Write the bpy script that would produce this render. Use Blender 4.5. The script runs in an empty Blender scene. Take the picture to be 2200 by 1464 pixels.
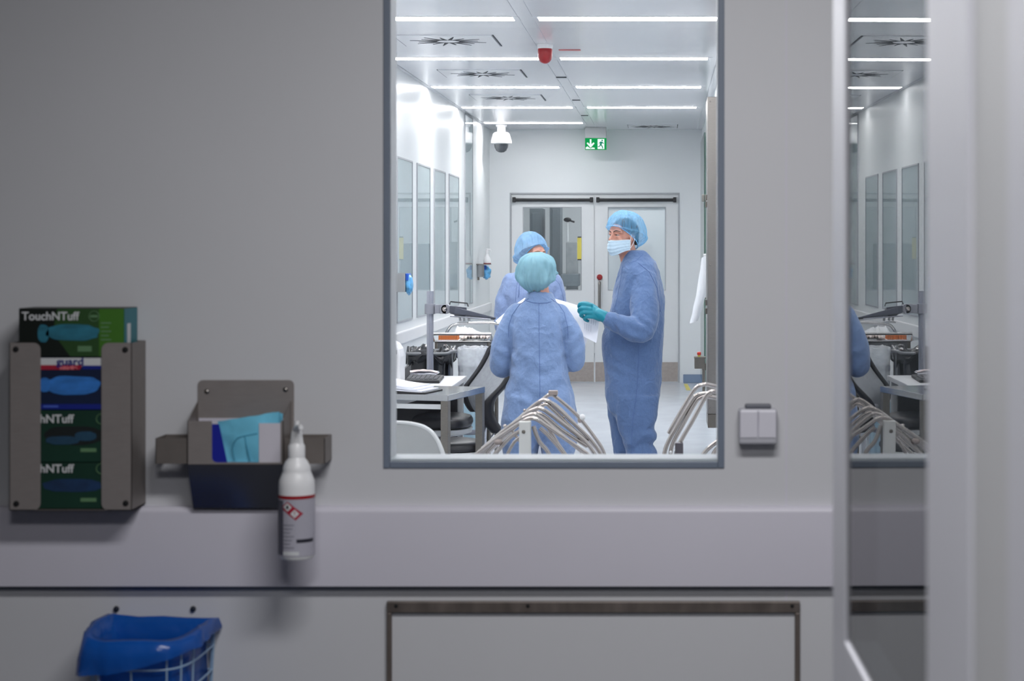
import bpy, bmesh, math, random
from math import sin, cos, pi, radians, sqrt, exp
from mathutils import Vector, Matrix, noise
from mathutils.bvhtree import BVHTree

random.seed(7)
scene = bpy.context.scene
COL = scene.collection
EYE = 1.52
F_PX = 3800.0
PU, PV = 1426.0, 528.0


def P(u, v, y):
    """world point seen at photo pixel (u, v) at depth y"""
    s = F_PX / y
    return Vector(((u - PU) / s, y, EYE - (v - PV) / s))


def lin(c):
    def f(a):
        a /= 255.0
        return a / 12.92 if a <= 0.04045 else ((a + 0.055) / 1.055) ** 2.4
    return (f(c[0]), f(c[1]), f(c[2]), 1.0)


# ------------------------------------------------------------------ materials
def new_mat(name):
    m = bpy.data.materials.new(name)
    m.use_nodes = True
    nt = m.node_tree
    nt.nodes.clear()
    out = nt.nodes.new('ShaderNodeOutputMaterial')
    return m, nt, out


def mat(name, rgb, rough=0.5, metal=0.0, vary=0.04, nscale=6.0, bump=0.0, bscale=60.0, spec=0.5,
        coat=0.0, stretch=None, trans=0.0, sheen=0.0, coat_rough=0.05, aniso=0.0, wear=0.0):
    m, nt, out = new_mat(name)
    b = nt.nodes.new('ShaderNodeBsdfPrincipled')
    nt.links.new(b.outputs[0], out.inputs[0])
    c = lin(rgb)
    tc = nt.nodes.new('ShaderNodeTexCoord')
    mp = nt.nodes.new('ShaderNodeMapping')
    nt.links.new(tc.outputs['Object'], mp.inputs[0])
    if stretch:
        mp.inputs['Scale'].default_value = stretch
    n = nt.nodes.new('ShaderNodeTexNoise')
    n.inputs['Scale'].default_value = nscale
    n.inputs['Detail'].default_value = 6
    nt.links.new(mp.outputs[0], n.inputs['Vector'])
    r = nt.nodes.new('ShaderNodeValToRGB')
    r.color_ramp.elements[0].position = 0.3
    r.color_ramp.elements[1].position = 0.7
    r.color_ramp.elements[0].color = [x * (1 - vary) for x in c[:3]] + [1]
    r.color_ramp.elements[1].color = [min(1, x * (1 + vary)) for x in c[:3]] + [1]
    nt.links.new(n.outputs['Fac'], r.inputs[0])
    nt.links.new(r.outputs[0], b.inputs['Base Color'])
    b.inputs['Roughness'].default_value = rough
    if wear:
        mr = nt.nodes.new('ShaderNodeMapRange')
        mr.inputs['To Min'].default_value = rough - wear
        mr.inputs['To Max'].default_value = rough + wear
        nt.links.new(n.outputs['Fac'], mr.inputs['Value'])
        nt.links.new(mr.outputs[0], b.inputs['Roughness'])
    b.inputs['Metallic'].default_value = metal
    b.inputs['Specular IOR Level'].default_value = spec
    b.inputs['Coat Weight'].default_value = coat
    b.inputs['Coat Roughness'].default_value = coat_rough
    b.inputs['Transmission Weight'].default_value = trans
    b.inputs['Sheen Weight'].default_value = sheen
    b.inputs['Anisotropic'].default_value = aniso
    if bump:
        n2 = nt.nodes.new('ShaderNodeTexNoise')
        n2.inputs['Scale'].default_value = bscale
        n2.inputs['Detail'].default_value = 5
        nt.links.new(mp.outputs[0], n2.inputs['Vector'])
        bp = nt.nodes.new('ShaderNodeBump')
        bp.inputs['Strength'].default_value = bump
        bp.inputs['Distance'].default_value = 0.01
        nt.links.new(n2.outputs['Fac'], bp.inputs['Height'])
        nt.links.new(bp.outputs[0], b.inputs['Normal'])
    return m


def mat_emit(name, rgb, strength):
    m, nt, out = new_mat(name)
    e = nt.nodes.new('ShaderNodeEmission')
    e.inputs[0].default_value = lin(rgb)
    e.inputs[1].default_value = strength
    nt.links.new(e.outputs[0], out.inputs[0])
    return m


def mat_pane(name, ior=1.5, tint=(255, 255, 255), rough=0.0, frost=0.0):
    """clear glass pane: see-through, mirror-like at glancing angles"""
    m, nt, out = new_mat(name)
    t = nt.nodes.new('ShaderNodeBsdfTransparent')
    t.inputs[0].default_value = lin(tint)
    g = nt.nodes.new('ShaderNodeBsdfGlossy')
    g.inputs['Roughness'].default_value = rough
    f = nt.nodes.new('ShaderNodeFresnel')
    f.inputs['IOR'].default_value = ior
    mx = nt.nodes.new('ShaderNodeMixShader')
    geo = nt.nodes.new('ShaderNodeNewGeometry')
    inv = nt.nodes.new('ShaderNodeMath')
    inv.operation = 'SUBTRACT'
    inv.inputs[0].default_value = 1.0
    nt.links.new(geo.outputs['Backfacing'], inv.inputs[1])
    mul = nt.nodes.new('ShaderNodeMath')
    mul.operation = 'MULTIPLY'
    nt.links.new(f.outputs[0], mul.inputs[0])
    nt.links.new(inv.outputs[0], mul.inputs[1])
    nt.links.new(mul.outputs[0], mx.inputs[0])
    base = t
    if frost:
        d = nt.nodes.new('ShaderNodeBsdfTranslucent')
        d.inputs[0].default_value = lin((225, 230, 232))
        m2 = nt.nodes.new('ShaderNodeMixShader')
        m2.inputs[0].default_value = frost
        nt.links.new(t.outputs[0], m2.inputs[1])
        nt.links.new(d.outputs[0], m2.inputs[2])
        base = m2
    nt.links.new(base.outputs[0], mx.inputs[1])
    nt.links.new(g.outputs[0], mx.inputs[2])
    nt.links.new(mx.outputs[0], out.inputs[0])
    return m


def mat_film(name, rgb, clear=0.4, rough=0.4, nscale=30, bump=0.4, streak=None, spec=0.5, vary=0.25):
    """thin non-woven or plastic film: partly see-through, with creases"""
    m, nt, out = new_mat(name)
    b = nt.nodes.new('ShaderNodeBsdfPrincipled')
    b.inputs['Roughness'].default_value = rough
    b.inputs['Specular IOR Level'].default_value = spec
    tl = nt.nodes.new('ShaderNodeBsdfTranslucent')
    tl.inputs[0].default_value = lin(rgb)
    m1 = nt.nodes.new('ShaderNodeMixShader')
    m1.inputs[0].default_value = 0.3
    tp = nt.nodes.new('ShaderNodeBsdfTransparent')
    m2 = nt.nodes.new('ShaderNodeMixShader')
    tc = nt.nodes.new('ShaderNodeTexCoord')
    mp = nt.nodes.new('ShaderNodeMapping')
    if streak:
        mp.inputs['Scale'].default_value = streak
    n = nt.nodes.new('ShaderNodeTexNoise')
    n.inputs['Scale'].default_value = nscale
    n.inputs['Detail'].default_value = 5
    nt.links.new(tc.outputs['Object'], mp.inputs[0])
    nt.links.new(mp.outputs[0], n.inputs['Vector'])
    r = nt.nodes.new('ShaderNodeMapRange')
    r.inputs['From Min'].default_value = 0.3
    r.inputs['From Max'].default_value = 0.7
    r.inputs['To Min'].default_value = max(0, clear - vary)
    r.inputs['To Max'].default_value = min(1, clear + vary)
    nt.links.new(n.outputs['Fac'], r.inputs['Value'])
    c = lin(rgb)
    b.inputs['Base Color'].default_value = c
    bp = nt.nodes.new('ShaderNodeBump')
    bp.inputs['Strength'].default_value = bump
    bp.inputs['Distance'].default_value = 0.01
    nt.links.new(n.outputs['Fac'], bp.inputs['Height'])
    nt.links.new(bp.outputs[0], b.inputs['Normal'])
    nt.links.new(b.outputs[0], m1.inputs[1])
    nt.links.new(tl.outputs[0], m1.inputs[2])
    nt.links.new(r.outputs[0], m2.inputs[0])
    nt.links.new(m1.outputs[0], m2.inputs[1])
    nt.links.new(tp.outputs[0], m2.inputs[2])
    nt.links.new(m2.outputs[0], out.inputs[0])
    return m


# ------------------------------------------------------------------ geometry builder
class G:
    def __init__(self):
        self.v, self.f, self.mi = [], [], []
        self.m = 0

    def add(self, vs, fs):
        o = len(self.v)
        self.v += [Vector(p) for p in vs]
        self.f += [tuple(i + o for i in f) for f in fs]
        self.mi += [self.m] * len(fs)
        return self

    def box(self, x0, x1, y0, y1, z0, z1, rz=0.0):
        vs = [Vector(p) for p in ((x0, y0, z0), (x1, y0, z0), (x1, y1, z0), (x0, y1, z0),
                                  (x0, y0, z1), (x1, y0, z1), (x1, y1, z1), (x0, y1, z1))]
        if rz:
            c = Vector(((x0 + x1) / 2, (y0 + y1) / 2, 0))
            R = Matrix.Rotation(rz, 3, 'Z')
            vs = [R @ (p - c) + c for p in vs]
        return self.add(vs, [(0, 3, 2, 1), (4, 5, 6, 7), (0, 1, 5, 4), (1, 2, 6, 5), (2, 3, 7, 6), (3, 0, 4, 7)])

    def hexa(self, b, t):
        """box from 4 bottom and 4 top corners"""
        return self.add(list(b) + list(t), [(0, 3, 2, 1), (4, 5, 6, 7), (0, 1, 5, 4), (1, 2, 6, 5), (2, 3, 7, 6), (3, 0, 4, 7)])

    def loft(self, rings, cap=True):
        n = len(rings[0])
        o = len(self.v)
        for r in rings:
            self.v += [Vector(p) for p in r]
        fs = []
        for i in range(len(rings) - 1):
            for j in range(n):
                k = (j + 1) % n
                fs.append((o + i * n + j, o + i * n + k, o + (i + 1) * n + k, o + (i + 1) * n + j))
        if cap:
            fs.append(tuple(o + j for j in reversed(range(n))))
            fs.append(tuple(o + (len(rings) - 1) * n + j for j in range(n)))
        self.f += fs
        self.mi += [self.m] * len(fs)
        return self

    def grid(self, fn, nu, nv, thick=None):
        """surface patch fn(a, b) for a, b in 0..1; thick gives a second skin and an edge"""
        vs = [Vector(fn(i / nu, j / nv)) for j in range(nv + 1) for i in range(nu + 1)]
        fs = [(j * (nu + 1) + i, j * (nu + 1) + i + 1, (j + 1) * (nu + 1) + i + 1, (j + 1) * (nu + 1) + i)
              for j in range(nv) for i in range(nu)]
        if thick:
            t = Vector(thick)
            n = len(vs)
            vs2 = [p + t for p in vs]
            fs2 = [tuple(reversed([i + n for i in f])) for f in fs]
            rim = [i for i in range(nu + 1)] + [j * (nu + 1) + nu for j in range(1, nv + 1)] + \
                  [nv * (nu + 1) + i for i in range(nu - 1, -1, -1)] + [j * (nu + 1) for j in range(nv - 1, 0, -1)]
            rf = [(rim[k], rim[k] + n, rim[(k + 1) % len(rim)] + n, rim[(k + 1) % len(rim)]) for k in range(len(rim))]
            return self.add(vs + vs2, fs + fs2 + rf)
        return self.add(vs, fs)

    def tube(self, pts, r, n=10, cap=True, smooth=0):
        pts = [Vector(p) for p in pts]
        rs = list(r) if hasattr(r, '__len__') else [r] * len(pts)
        if smooth:
            pts, rs = catmull(pts, rs, smooth)
        rings = []
        up = None
        for i, p in enumerate(pts):
            d = (pts[min(i + 1, len(pts) - 1)] - pts[max(i - 1, 0)])
            d = d.normalized() if d.length > 1e-9 else Vector((0, 0, 1))
            if up is None:
                up = Vector((0, 0, 1)) if abs(d.z) < 0.9 else Vector((0, 1, 0))
            a = d.cross(up)
            a = a.normalized() if a.length > 1e-6 else d.orthogonal().normalized()
            up = a.cross(d).normalized()
            rings.append([p + (a * cos(2 * pi * k / n) + up * sin(2 * pi * k / n)) * rs[i] for k in range(n)])
        return self.loft(rings, cap)

    def limb(self, pts, rs, n=16, smooth=4):
        """round-ended tapered limb"""
        pts = [Vector(p) for p in pts]
        rs = list(rs)
        if smooth and len(pts) > 2:
            pts, rs = catmull(pts, rs, smooth)
        a = (pts[0] - pts[1]).normalized()
        b = (pts[-1] - pts[-2]).normalized()
        pp, rr = [], []
        for t in (80, 55, 30):
            pp.append(pts[0] + a * rs[0] * sin(radians(t)))
            rr.append(rs[0] * cos(radians(t)))
        pp += pts
        rr += rs
        for t in (30, 55, 80):
            pp.append(pts[-1] + b * rs[-1] * sin(radians(t)))
            rr.append(rs[-1] * cos(radians(t)))
        return self.tube(pp, rr, n)

    def ball(self, c, r, n=16, m=10, R=None):
        c = Vector(c)
        r = Vector(r) if hasattr(r, '__len__') else Vector((r, r, r))
        rings = []
        for i in range(m + 1):
            t = pi * (0.02 + 0.96 * i / m)
            ring = []
            for k in range(n):
                q = Vector((r.x * sin(t) * cos(2 * pi * k / n), r.y * sin(t) * sin(2 * pi * k / n), -r.z * cos(t)))
                ring.append(c + (R @ q if R else q))
            rings.append(ring)
        return self.loft(rings)

    def lathe(self, prof, c, n=32, axis=None, cap=True, a0=0.0, a1=2 * pi):
        """prof: (radius, height); axis: matrix taking z to the wanted axis"""
        c = Vector(c)
        rings = []
        for (r, z) in prof:
            ring = []
            for k in range(n):
                a = 2 * pi * k / n
                q = Vector((r * cos(a), r * sin(a), z))
                ring.append(c + (axis @ q if axis else q))
            rings.append(ring)
        return self.loft(rings, cap)

    def poly(self, pts, d):
        """flat outline pts (3-D) given thickness vector d"""
        n = len(pts)
        d = Vector(d)
        a = [Vector(p) for p in pts]
        b = [p + d for p in a]
        return self.add(a + b, [tuple(range(n)), tuple(reversed(range(n, 2 * n)))] +
                        [(i, i + n, (i + 1) % n + n, (i + 1) % n) for i in range(n)])


def catmull(pts, rs, k):
    op, orr = [], []
    n = len(pts)
    for i in range(n - 1):
        p0, p1, p2, p3 = pts[max(i - 1, 0)], pts[i], pts[i + 1], pts[min(i + 2, n - 1)]
        for j in range(k):
            t = j / k
            t2, t3 = t * t, t * t * t
            op.append(0.5 * ((2 * p1) + (p2 - p0) * t + (2 * p0 - 5 * p1 + 4 * p2 - p3) * t2 + (3 * p1 - p0 - 3 * p2 + p3) * t3))
            orr.append(rs[i] * (1 - t) + rs[i + 1] * t)
    op.append(pts[-1])
    orr.append(rs[-1])
    return op, orr


def rrect(cx, cz, w, h, r, n=5):
    """rounded rectangle outline in (x, z)"""
    o = []
    for (sx, sz, a0) in ((1, 1, 0), (-1, 1, 90), (-1, -1, 180), (1, -1, 270)):
        for i in range(n + 1):
            a = radians(a0 + 90 * i / n)
            o.append((cx + sx * (w / 2 - r) + r * cos(a), cz + sz * (h / 2 - r) + r * sin(a)))
    return o


# ------------------------------------------------------------------ objects
W = {}


def wpos(o):
    return W.get(o.name, Vector((0, 0, 0))) if o else Vector((0, 0, 0))


def finish(o, me, mats, smooth, bevel, sharp=40):
    ms = mats if isinstance(mats, (list, tuple)) else [mats]
    for m in ms:
        if m:
            me.materials.append(m)
    if smooth:
        for p in me.polygons:
            p.use_smooth = True
        try:
            me.set_sharp_from_angle(angle=radians(sharp))
        except Exception:
            pass
    if bevel:
        b = o.modifiers.new('edge', 'BEVEL')
        b.width = bevel
        b.segments = 2
        b.limit_method = 'ANGLE'
        b.angle_limit = radians(40)


def mk(name, g, mats, parent=None, smooth=True, bevel=0.0, origin=None, sharp=40, label=None, mesh=None):
    me = mesh
    if me is None:
        me = bpy.data.meshes.new(name)
        me.from_pydata([tuple(p) for p in g.v], [], g.f)
        for i, p in enumerate(me.polygons):
            p.material_index = g.mi[i]
        bm = bmesh.new()
        bm.from_mesh(me)
        bmesh.ops.recalc_face_normals(bm, faces=bm.faces)
        bm.to_mesh(me)
        bm.free()
    xs = [v.co for v in me.vertices]
    lo = Vector((min(p.x for p in xs), min(p.y for p in xs), min(p.z for p in xs)))
    hi = Vector((max(p.x for p in xs), max(p.y for p in xs), max(p.z for p in xs)))
    org = Vector(origin) if origin is not None else Vector(((lo.x + hi.x) / 2, (lo.y + hi.y) / 2, lo.z))
    me.transform(Matrix.Translation(-org))
    me.name = name
    o = bpy.data.objects.new(name, me)
    COL.objects.link(o)
    W[o.name] = org
    if parent:
        o.parent = parent
        o.location = org - wpos(parent)
    else:
        o.location = org
    finish(o, me, mats, smooth, bevel, sharp)
    if label:
        o['label'] = label
    return o


def tag(o, label, cat, group=None, kind=None):
    o['label'] = label
    o['category'] = cat
    if group:
        o['group'] = group
    if kind:
        o['kind'] = kind
    return o


def thing(name, label, cat, loc, group=None, kind=None):
    o = bpy.data.objects.new(name, None)
    o.empty_display_size = 0.1
    COL.objects.link(o)
    o.location = loc
    W[o.name] = Vector(loc)
    return tag(o, label, cat, group, kind)


def struct(o, label=None, cat=None):
    o['kind'] = 'structure'
    if label:
        o['label'] = label
    if cat:
        o['category'] = cat
    return o


def dup(root, delta, label, group=None):
    r = root.copy()
    COL.objects.link(r)
    r.location = root.location + Vector(delta)
    W[r.name] = wpos(root) + Vector(delta)
    r['label'] = label
    if group:
        r['group'] = group
    for ch in list(root.children):
        c = ch.copy()
        COL.objects.link(c)
        c.parent = r
        W[c.name] = wpos(ch) + Vector(delta)
        for gch in list(ch.children):
            d = gch.copy()
            COL.objects.link(d)
            d.parent = c
            W[d.name] = wpos(gch) + Vector(delta)
    return r


def fuse(g, voxel, smooth=6, disp=None, factor=0.5):
    """weld overlapping closed shapes into one continuous skin; returns a mesh in world space"""
    me = bpy.data.meshes.new('tmp')
    me.from_pydata([tuple(p) for p in g.v], [], g.f)
    bm = bmesh.new()
    bm.from_mesh(me)
    bmesh.ops.recalc_face_normals(bm, faces=bm.faces)
    bm.to_mesh(me)
    bm.free()
    o = bpy.data.objects.new('tmp', me)
    COL.objects.link(o)
    r = o.modifiers.new('r', 'REMESH')
    r.mode = 'VOXEL'
    r.voxel_size = voxel
    if smooth:
        s = o.modifiers.new('s', 'SMOOTH')
        s.factor = factor
        s.iterations = smooth
    dg = bpy.context.evaluated_depsgraph_get()
    m2 = bpy.data.meshes.new_from_object(o.evaluated_get(dg))
    bpy.data.objects.remove(o)
    bpy.data.meshes.remove(me)
    if disp:
        nrm = [v.normal.copy() for v in m2.vertices]
        for v, n in zip(m2.vertices, nrm):
            v.co = v.co + n * disp(v.co.copy(), n)
    return m2


def bvh_of(me, off=Vector((0, 0, 0))):
    return BVHTree.FromPolygons([v.co + off for v in me.vertices], [tuple(p.vertices) for p in me.polygons])


CAM = Vector((0, 0, EYE))


def drape(bvh, pix, lift=0.002, step=5.0):
    """line of points lying on a surface, following a seam given by photo pixels"""
    out = []
    for (a, b) in zip(pix[:-1], pix[1:]):
        n = max(1, int(sqrt((a[0] - b[0]) ** 2 + (a[1] - b[1]) ** 2) / step))
        for i in range(n + 1):
            t = i / n
            q = P(a[0] + (b[0] - a[0]) * t, a[1] + (b[1] - a[1]) * t, 10.0)
            d = (q - CAM).normalized()
            h = bvh.ray_cast(CAM, d, 60)
            if h[0] is not None:
                pt = h[0] + h[1] * lift
                if not out or (pt - out[-1]).length > 0.004:
                    out.append(pt)
    return out


def text_mesh(txt, size, bold=0.0, extrude=0.0004):
    cu = bpy.data.curves.new('txt', 'FONT')
    cu.body = txt
    cu.size = size
    cu.offset = bold
    cu.extrude = extrude
    o = bpy.data.objects.new('txt', cu)
    COL.objects.link(o)
    dg = bpy.context.evaluated_depsgraph_get()
    me = bpy.data.meshes.new_from_object(o.evaluated_get(dg))
    bpy.data.objects.remove(o)
    bpy.data.curves.remove(cu)
    return me


def lettering(name, txt, x, z, y, size, material, parent, bold=0.0, squash=1.0, clip=None):
    """text standing in the x-z plane, facing the camera side (-y); lower left corner at x, z"""
    me = text_mesh(txt, size, bold)
    xmin = min(v.co.x for v in me.vertices)
    for v in me.vertices:
        px = (v.co.x - xmin) * squash
        v.co = Vector((x + px, y - v.co.z, z + v.co.y))
    if clip:
        bm = bmesh.new()
        bm.from_mesh(me)
        for (co, no) in ((clip[0], -1), (clip[1], 1)):
            bmesh.ops.bisect_plane(bm, geom=bm.verts[:] + bm.edges[:] + bm.faces[:], plane_co=(co, 0, 0),
                                   plane_no=(no, 0, 0), clear_outer=True)
        bm.to_mesh(me)
        bm.free()
    return mk(name, None, material, parent, smooth=False, mesh=me)
# ------------------------------------------------------------------ materials used
M_wall = mat('wall_panel_white', (228, 231, 233), rough=0.3, vary=0.012, nscale=3, spec=0.1)
M_dim = mat('corridor_grey', (84, 84, 88), rough=0.7, vary=0.03)  # unseen corridor walls and ceiling, darkened to cut bounced light
M_ceil = mat('ceiling_panel_white', (228, 229, 233), rough=0.17, vary=0.01, nscale=3)
M_front = mat('front_wall_grey_white', (205, 205, 209), rough=0.5, vary=0.015, nscale=2, bump=0.02, bscale=200)
M_rail = mat('bumper_rail_lilac_white', (207, 204, 215), rough=0.45, vary=0.012, nscale=3, bump=0.02, bscale=200)
M_floor = mat('floor_vinyl_pale_blue', (199, 204, 212), rough=0.24, vary=0.02, nscale=5, coat=0.1, coat_rough=0.2, wear=0.04)
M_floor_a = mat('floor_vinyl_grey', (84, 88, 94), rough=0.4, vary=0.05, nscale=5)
M_gasket = mat('gasket_blue_grey', (112, 122, 138), rough=0.5, vary=0.05)
M_seam = mat('seam_grey', (168, 171, 176), rough=0.6, vary=0.05)
M_dark = mat('black_rubber', (30, 31, 35), rough=0.5, vary=0.15, nscale=30)
M_steel = mat('brushed_steel', (142, 137, 133), rough=0.32, metal=1.0, vary=0.06, nscale=30, stretch=(1, 1, 14), wear=0.06)
M_steel_h = mat('brushed_steel_table', (178, 178, 178), rough=0.14, metal=1.0, vary=0.05, nscale=25, stretch=(14, 1, 1), wear=0.04)
M_steel_d = mat('dull_steel', (126, 121, 114), rough=0.42, metal=1.0, vary=0.09, nscale=40, stretch=(1, 1, 8), wear=0.08)
M_frame_st = mat('worn_steel_trim', (112, 103, 98), rough=0.42, metal=0.45, vary=0.25, nscale=9, stretch=(3, 1, 1), wear=0.1)
M_chrome = mat('chrome_tube', (176, 169, 165), rough=0.09, metal=1.0, vary=0.03, nscale=20, wear=0.04)
M_kick = mat('kickplate_steel', (170, 160, 154), rough=0.45, metal=0.85, vary=0.08, nscale=30)
M_white = mat('white_plastic', (232, 232, 234), rough=0.35, vary=0.02)
M_lgrey = mat('light_grey_plastic', (196, 198, 199), rough=0.45, vary=0.03, bump=0.03, bscale=120)
M_grey = mat('grey_fabric', (158, 162, 168), rough=0.75, vary=0.08, nscale=40, bump=0.1, bscale=200)
M_black_lea = mat('black_vinyl_cushion', (38, 38, 42), rough=0.38, vary=0.12, nscale=20, bump=0.06, bscale=60)
M_red = mat('red_plastic', (150, 16, 26), rough=0.4, vary=0.06, coat=0.1)
M_yellow = mat('yellow_tape', (214, 200, 92), rough=0.5, vary=0.06)
M_pane = mat_pane('window_glass', 1.45, (250, 253, 253))
M_pane_door = mat_pane('door_leaf_glass', 9.0, (142, 147, 149))
M_pane_left = mat_pane('side_window_glass', 1.45, (244, 248, 249))
M_frost = mat_pane('frosted_glass', 1.45, (235, 240, 242), frost=0.4)
M_lamp = mat_emit('lamp_diffuser', (255, 249, 250), 40.0)
M_vent_dark = mat('vent_shadow_gap', (52, 56, 62), rough=0.7, vary=0.1)
M_blue_cove = mat('blue_grey_skirting', (122, 140, 166), rough=0.5, vary=0.05)

CZ = EYE + 1.29          # ceiling height
XL, XR = -1.93, 0.423    # clean-room side walls
YF0, YF1 = 4.13, 4.23    # front wall faces
YB = 19.6                # far wall
# window opening in the front wall
WX0 = (838 - PU) / 920.1
WX1 = (1542 - PU) / 920.1
WZ0 = EYE - (992 - PV) / 920.1
WZ1 = 2.30

# ------------------------------------------------------------------ shell
g = G(); g.box(-2.9, 1.9, 4.18, 26, -0.1, 0)
floor = struct(mk('floor', g, M_floor, smooth=False), 'pale blue grey vinyl floor of the clean room')
g = G(); g.box(-2.9, 1.9, -2.2, 4.18, -0.1, 0)
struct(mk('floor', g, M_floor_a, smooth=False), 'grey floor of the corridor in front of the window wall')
g = G(); g.box(-2.9, 1.9, 4.18, 26, CZ, CZ + 0.1)
ceiling = struct(mk('ceiling', g, M_ceil, smooth=False), 'glossy white panel ceiling of the clean room')
for x in (-0.853 + 0.03, -0.711 - 0.03):
    g = G(); g.box(x - 0.002, x + 0.002, YF1, YB, CZ - 0.0012, CZ)
    mk('panel_seam', g, M_seam, ceiling, smooth=False)
for x in (-1.9, 0.37):
    g = G(); g.box(x - 0.002, x + 0.002, YF1, YB, CZ - 0.0012, CZ)
    mk('panel_seam', g, M_seam, ceiling, smooth=False)
g = G(); g.box(-2.9, 1.9, -2.2, 4.18, CZ, CZ + 0.1)
struct(mk('ceiling', g, M_dim, smooth=False), 'darkened grey ceiling of the corridor in front of the window wall')

# front wall, one mesh round the opening
g = G()
g.box(-2.9, WX0, YF0, YF1, 0, CZ)
g.box(WX1, 1.9, YF0, YF1, 0, CZ)
g.box(WX0, WX1, YF0, YF1, 0, WZ0)
g.box(WX0, WX1, YF0, YF1, WZ1, CZ)
wf = struct(mk('wall_front', g, M_front, smooth=False), 'pale grey panel wall with a large window into the clean room')
for u in (1689,):
    x = (u - PU) / 920.1
    g = G(); g.box(x - 0.0018, x + 0.0018, YF0 - 0.0012, YF0, 0, CZ)
    mk('panel_seam', g, M_rail, wf, smooth=False)

# window 1: gasket, sill and pane
win = thing('window_1', 'large fixed window looking into the clean room', 'window', ((WX0 + WX1) / 2, YF0, WZ0), kind='structure')
gw = 0.0155
g = G()
g.box(WX0 - gw, WX0, YF0 - 0.004, YF0 + 0.012, WZ0 - gw, WZ1 + gw)
g.box(WX1, WX1 + gw, YF0 - 0.004, YF0 + 0.012, WZ0 - gw, WZ1 + gw)
g.box(WX0, WX1, YF0 - 0.004, YF0 + 0.012, WZ0 - gw, WZ0)
g.box(WX0, WX1, YF0 - 0.004, YF0 + 0.012, WZ1, WZ1 + gw)
mk('gasket', g, M_gasket, win, smooth=False, bevel=0.002)
g = G(); g.box(WX0, WX1, YF0 + 0.016, YF1 + 0.012, WZ0 - 0.001, WZ0 + 0.004)
mk('window_sill', g, mat('sill_grey', (176, 180, 186), rough=0.5), win, smooth=False)
g = G(); g.box(WX0, WX1, YF0 + 0.003, YF0 + 0.009, WZ0, WZ1)
mk('pane', g, M_pane, win, smooth=False)

# clean-room side and far walls
g = G()
g.box(XL - 0.1, XL, YF1, YB, 0, CZ)
wl = struct(mk('wall_left', g, M_wall, smooth=False), 'glossy white left wall of the clean room')
g = G(); g.box(XR, XR + 0.1, YF1, YB, 0, CZ)
struct(mk('wall_right', g, M_wall, smooth=False), 'glossy white right wall of the clean room')
DX0, DX1, DZ1 = (1097 - PU) / 194.1, (1458 - PU) / 194.1, EYE + 111.5 / 194.1
g = G()
g.box(-2.9, DX0, YB, YB + 0.1, 0, CZ)
g.box(DX1, 1.9, YB, YB + 0.1, 0, CZ)
g.box(DX0, DX1, YB, YB + 0.1, DZ1, CZ)
struct(mk('wall_far', g, M_wall, smooth=False), 'white far wall with a double door')
# corridor walls round the camera
g = G(); g.box(-2.9, -2.8, -2.2, YF0, 0, CZ)
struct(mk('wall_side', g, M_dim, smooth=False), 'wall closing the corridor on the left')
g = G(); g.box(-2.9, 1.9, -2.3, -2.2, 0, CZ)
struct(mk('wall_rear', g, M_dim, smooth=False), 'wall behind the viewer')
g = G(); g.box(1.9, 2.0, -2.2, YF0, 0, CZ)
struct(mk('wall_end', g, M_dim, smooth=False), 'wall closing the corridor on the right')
# beyond the far door
g = G(); g.box(-2.9, 1.9, 25.0, 25.1, 0, CZ)
struct(mk('wall_beyond', g, M_wall, smooth=False), 'wall at the end of the passage beyond the double door')
g = G(); g.box(-2.9, -2.8, YB + 0.1, 25, 0, CZ); g.box(1.8, 1.9, YB + 0.1, 25, 0, CZ)
struct(mk('wall_passage', g, M_wall, smooth=False), 'side walls of the passage beyond the double door')

# skirting
g = G(); g.box(DX1 + 0.05, XR, YB - 0.03, YB, 0, EYE - (805 - PV) / 194.1)
struct(mk('baseboard_far', g, M_blue_cove, smooth=False, bevel=0.006), 'blue grey coved skirting right of the double door')
g = G(); g.box(XL, DX0 - 0.05, YB - 0.03, YB, 0, 0.09)
struct(mk('baseboard_far', g, M_blue_cove, smooth=False, bevel=0.006), 'blue grey skirting left of the double door')
g = G(); g.box(XL, XL + 0.03, YF1, YB, 0, 0.09)
struct(mk('baseboard_left', g, M_blue_cove, smooth=False, bevel=0.006), 'blue grey skirting along the left wall')

# bumper rails
g = G(); g.box(XL, XL + 0.025, YF1, YB, 0.80, 0.893)
struct(mk('trim_2', g, M_white, smooth=False, bevel=0.01), 'white bumper rail along the left wall')
zr1, zr0 = EYE - (1090 - PV) / 925.6, EYE - (1262 - PV) / 925.6
rp = [(0.0, zr0), (0.024, zr0), (0.026, zr0 + 0.002)] + [(0.026 - 0.014 * (1 - cos(radians(a))), zr1 - 0.014 + 0.014 * sin(radians(a))) for a in range(0, 91, 15)] + [(0.0, zr1)]
g = G(); g.poly([(-2.8, YF0 - d, z) for (d, z) in rp], (4.65, 0, 0))
struct(mk('trim_1', g, M_rail, smooth=True, sharp=30), 'wide pale bumper rail across the front wall')
g = G(); g.box(-2.8, (1782 - PU) / 922, YF0 - 0.006, YF0, zr0 - 0.008, zr0)  # dark strip stands in for the rail's shadow line
struct(mk('rail_shadow_strip', g, mat('strip_shadow_grey', (104, 110, 122), rough=0.6), smooth=False), 'dark strip painted as the shadow line under the bumper rail')

M_leafback = mat('window_backing_white', (232, 235, 236), rough=0.6, vary=0.015)
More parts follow.
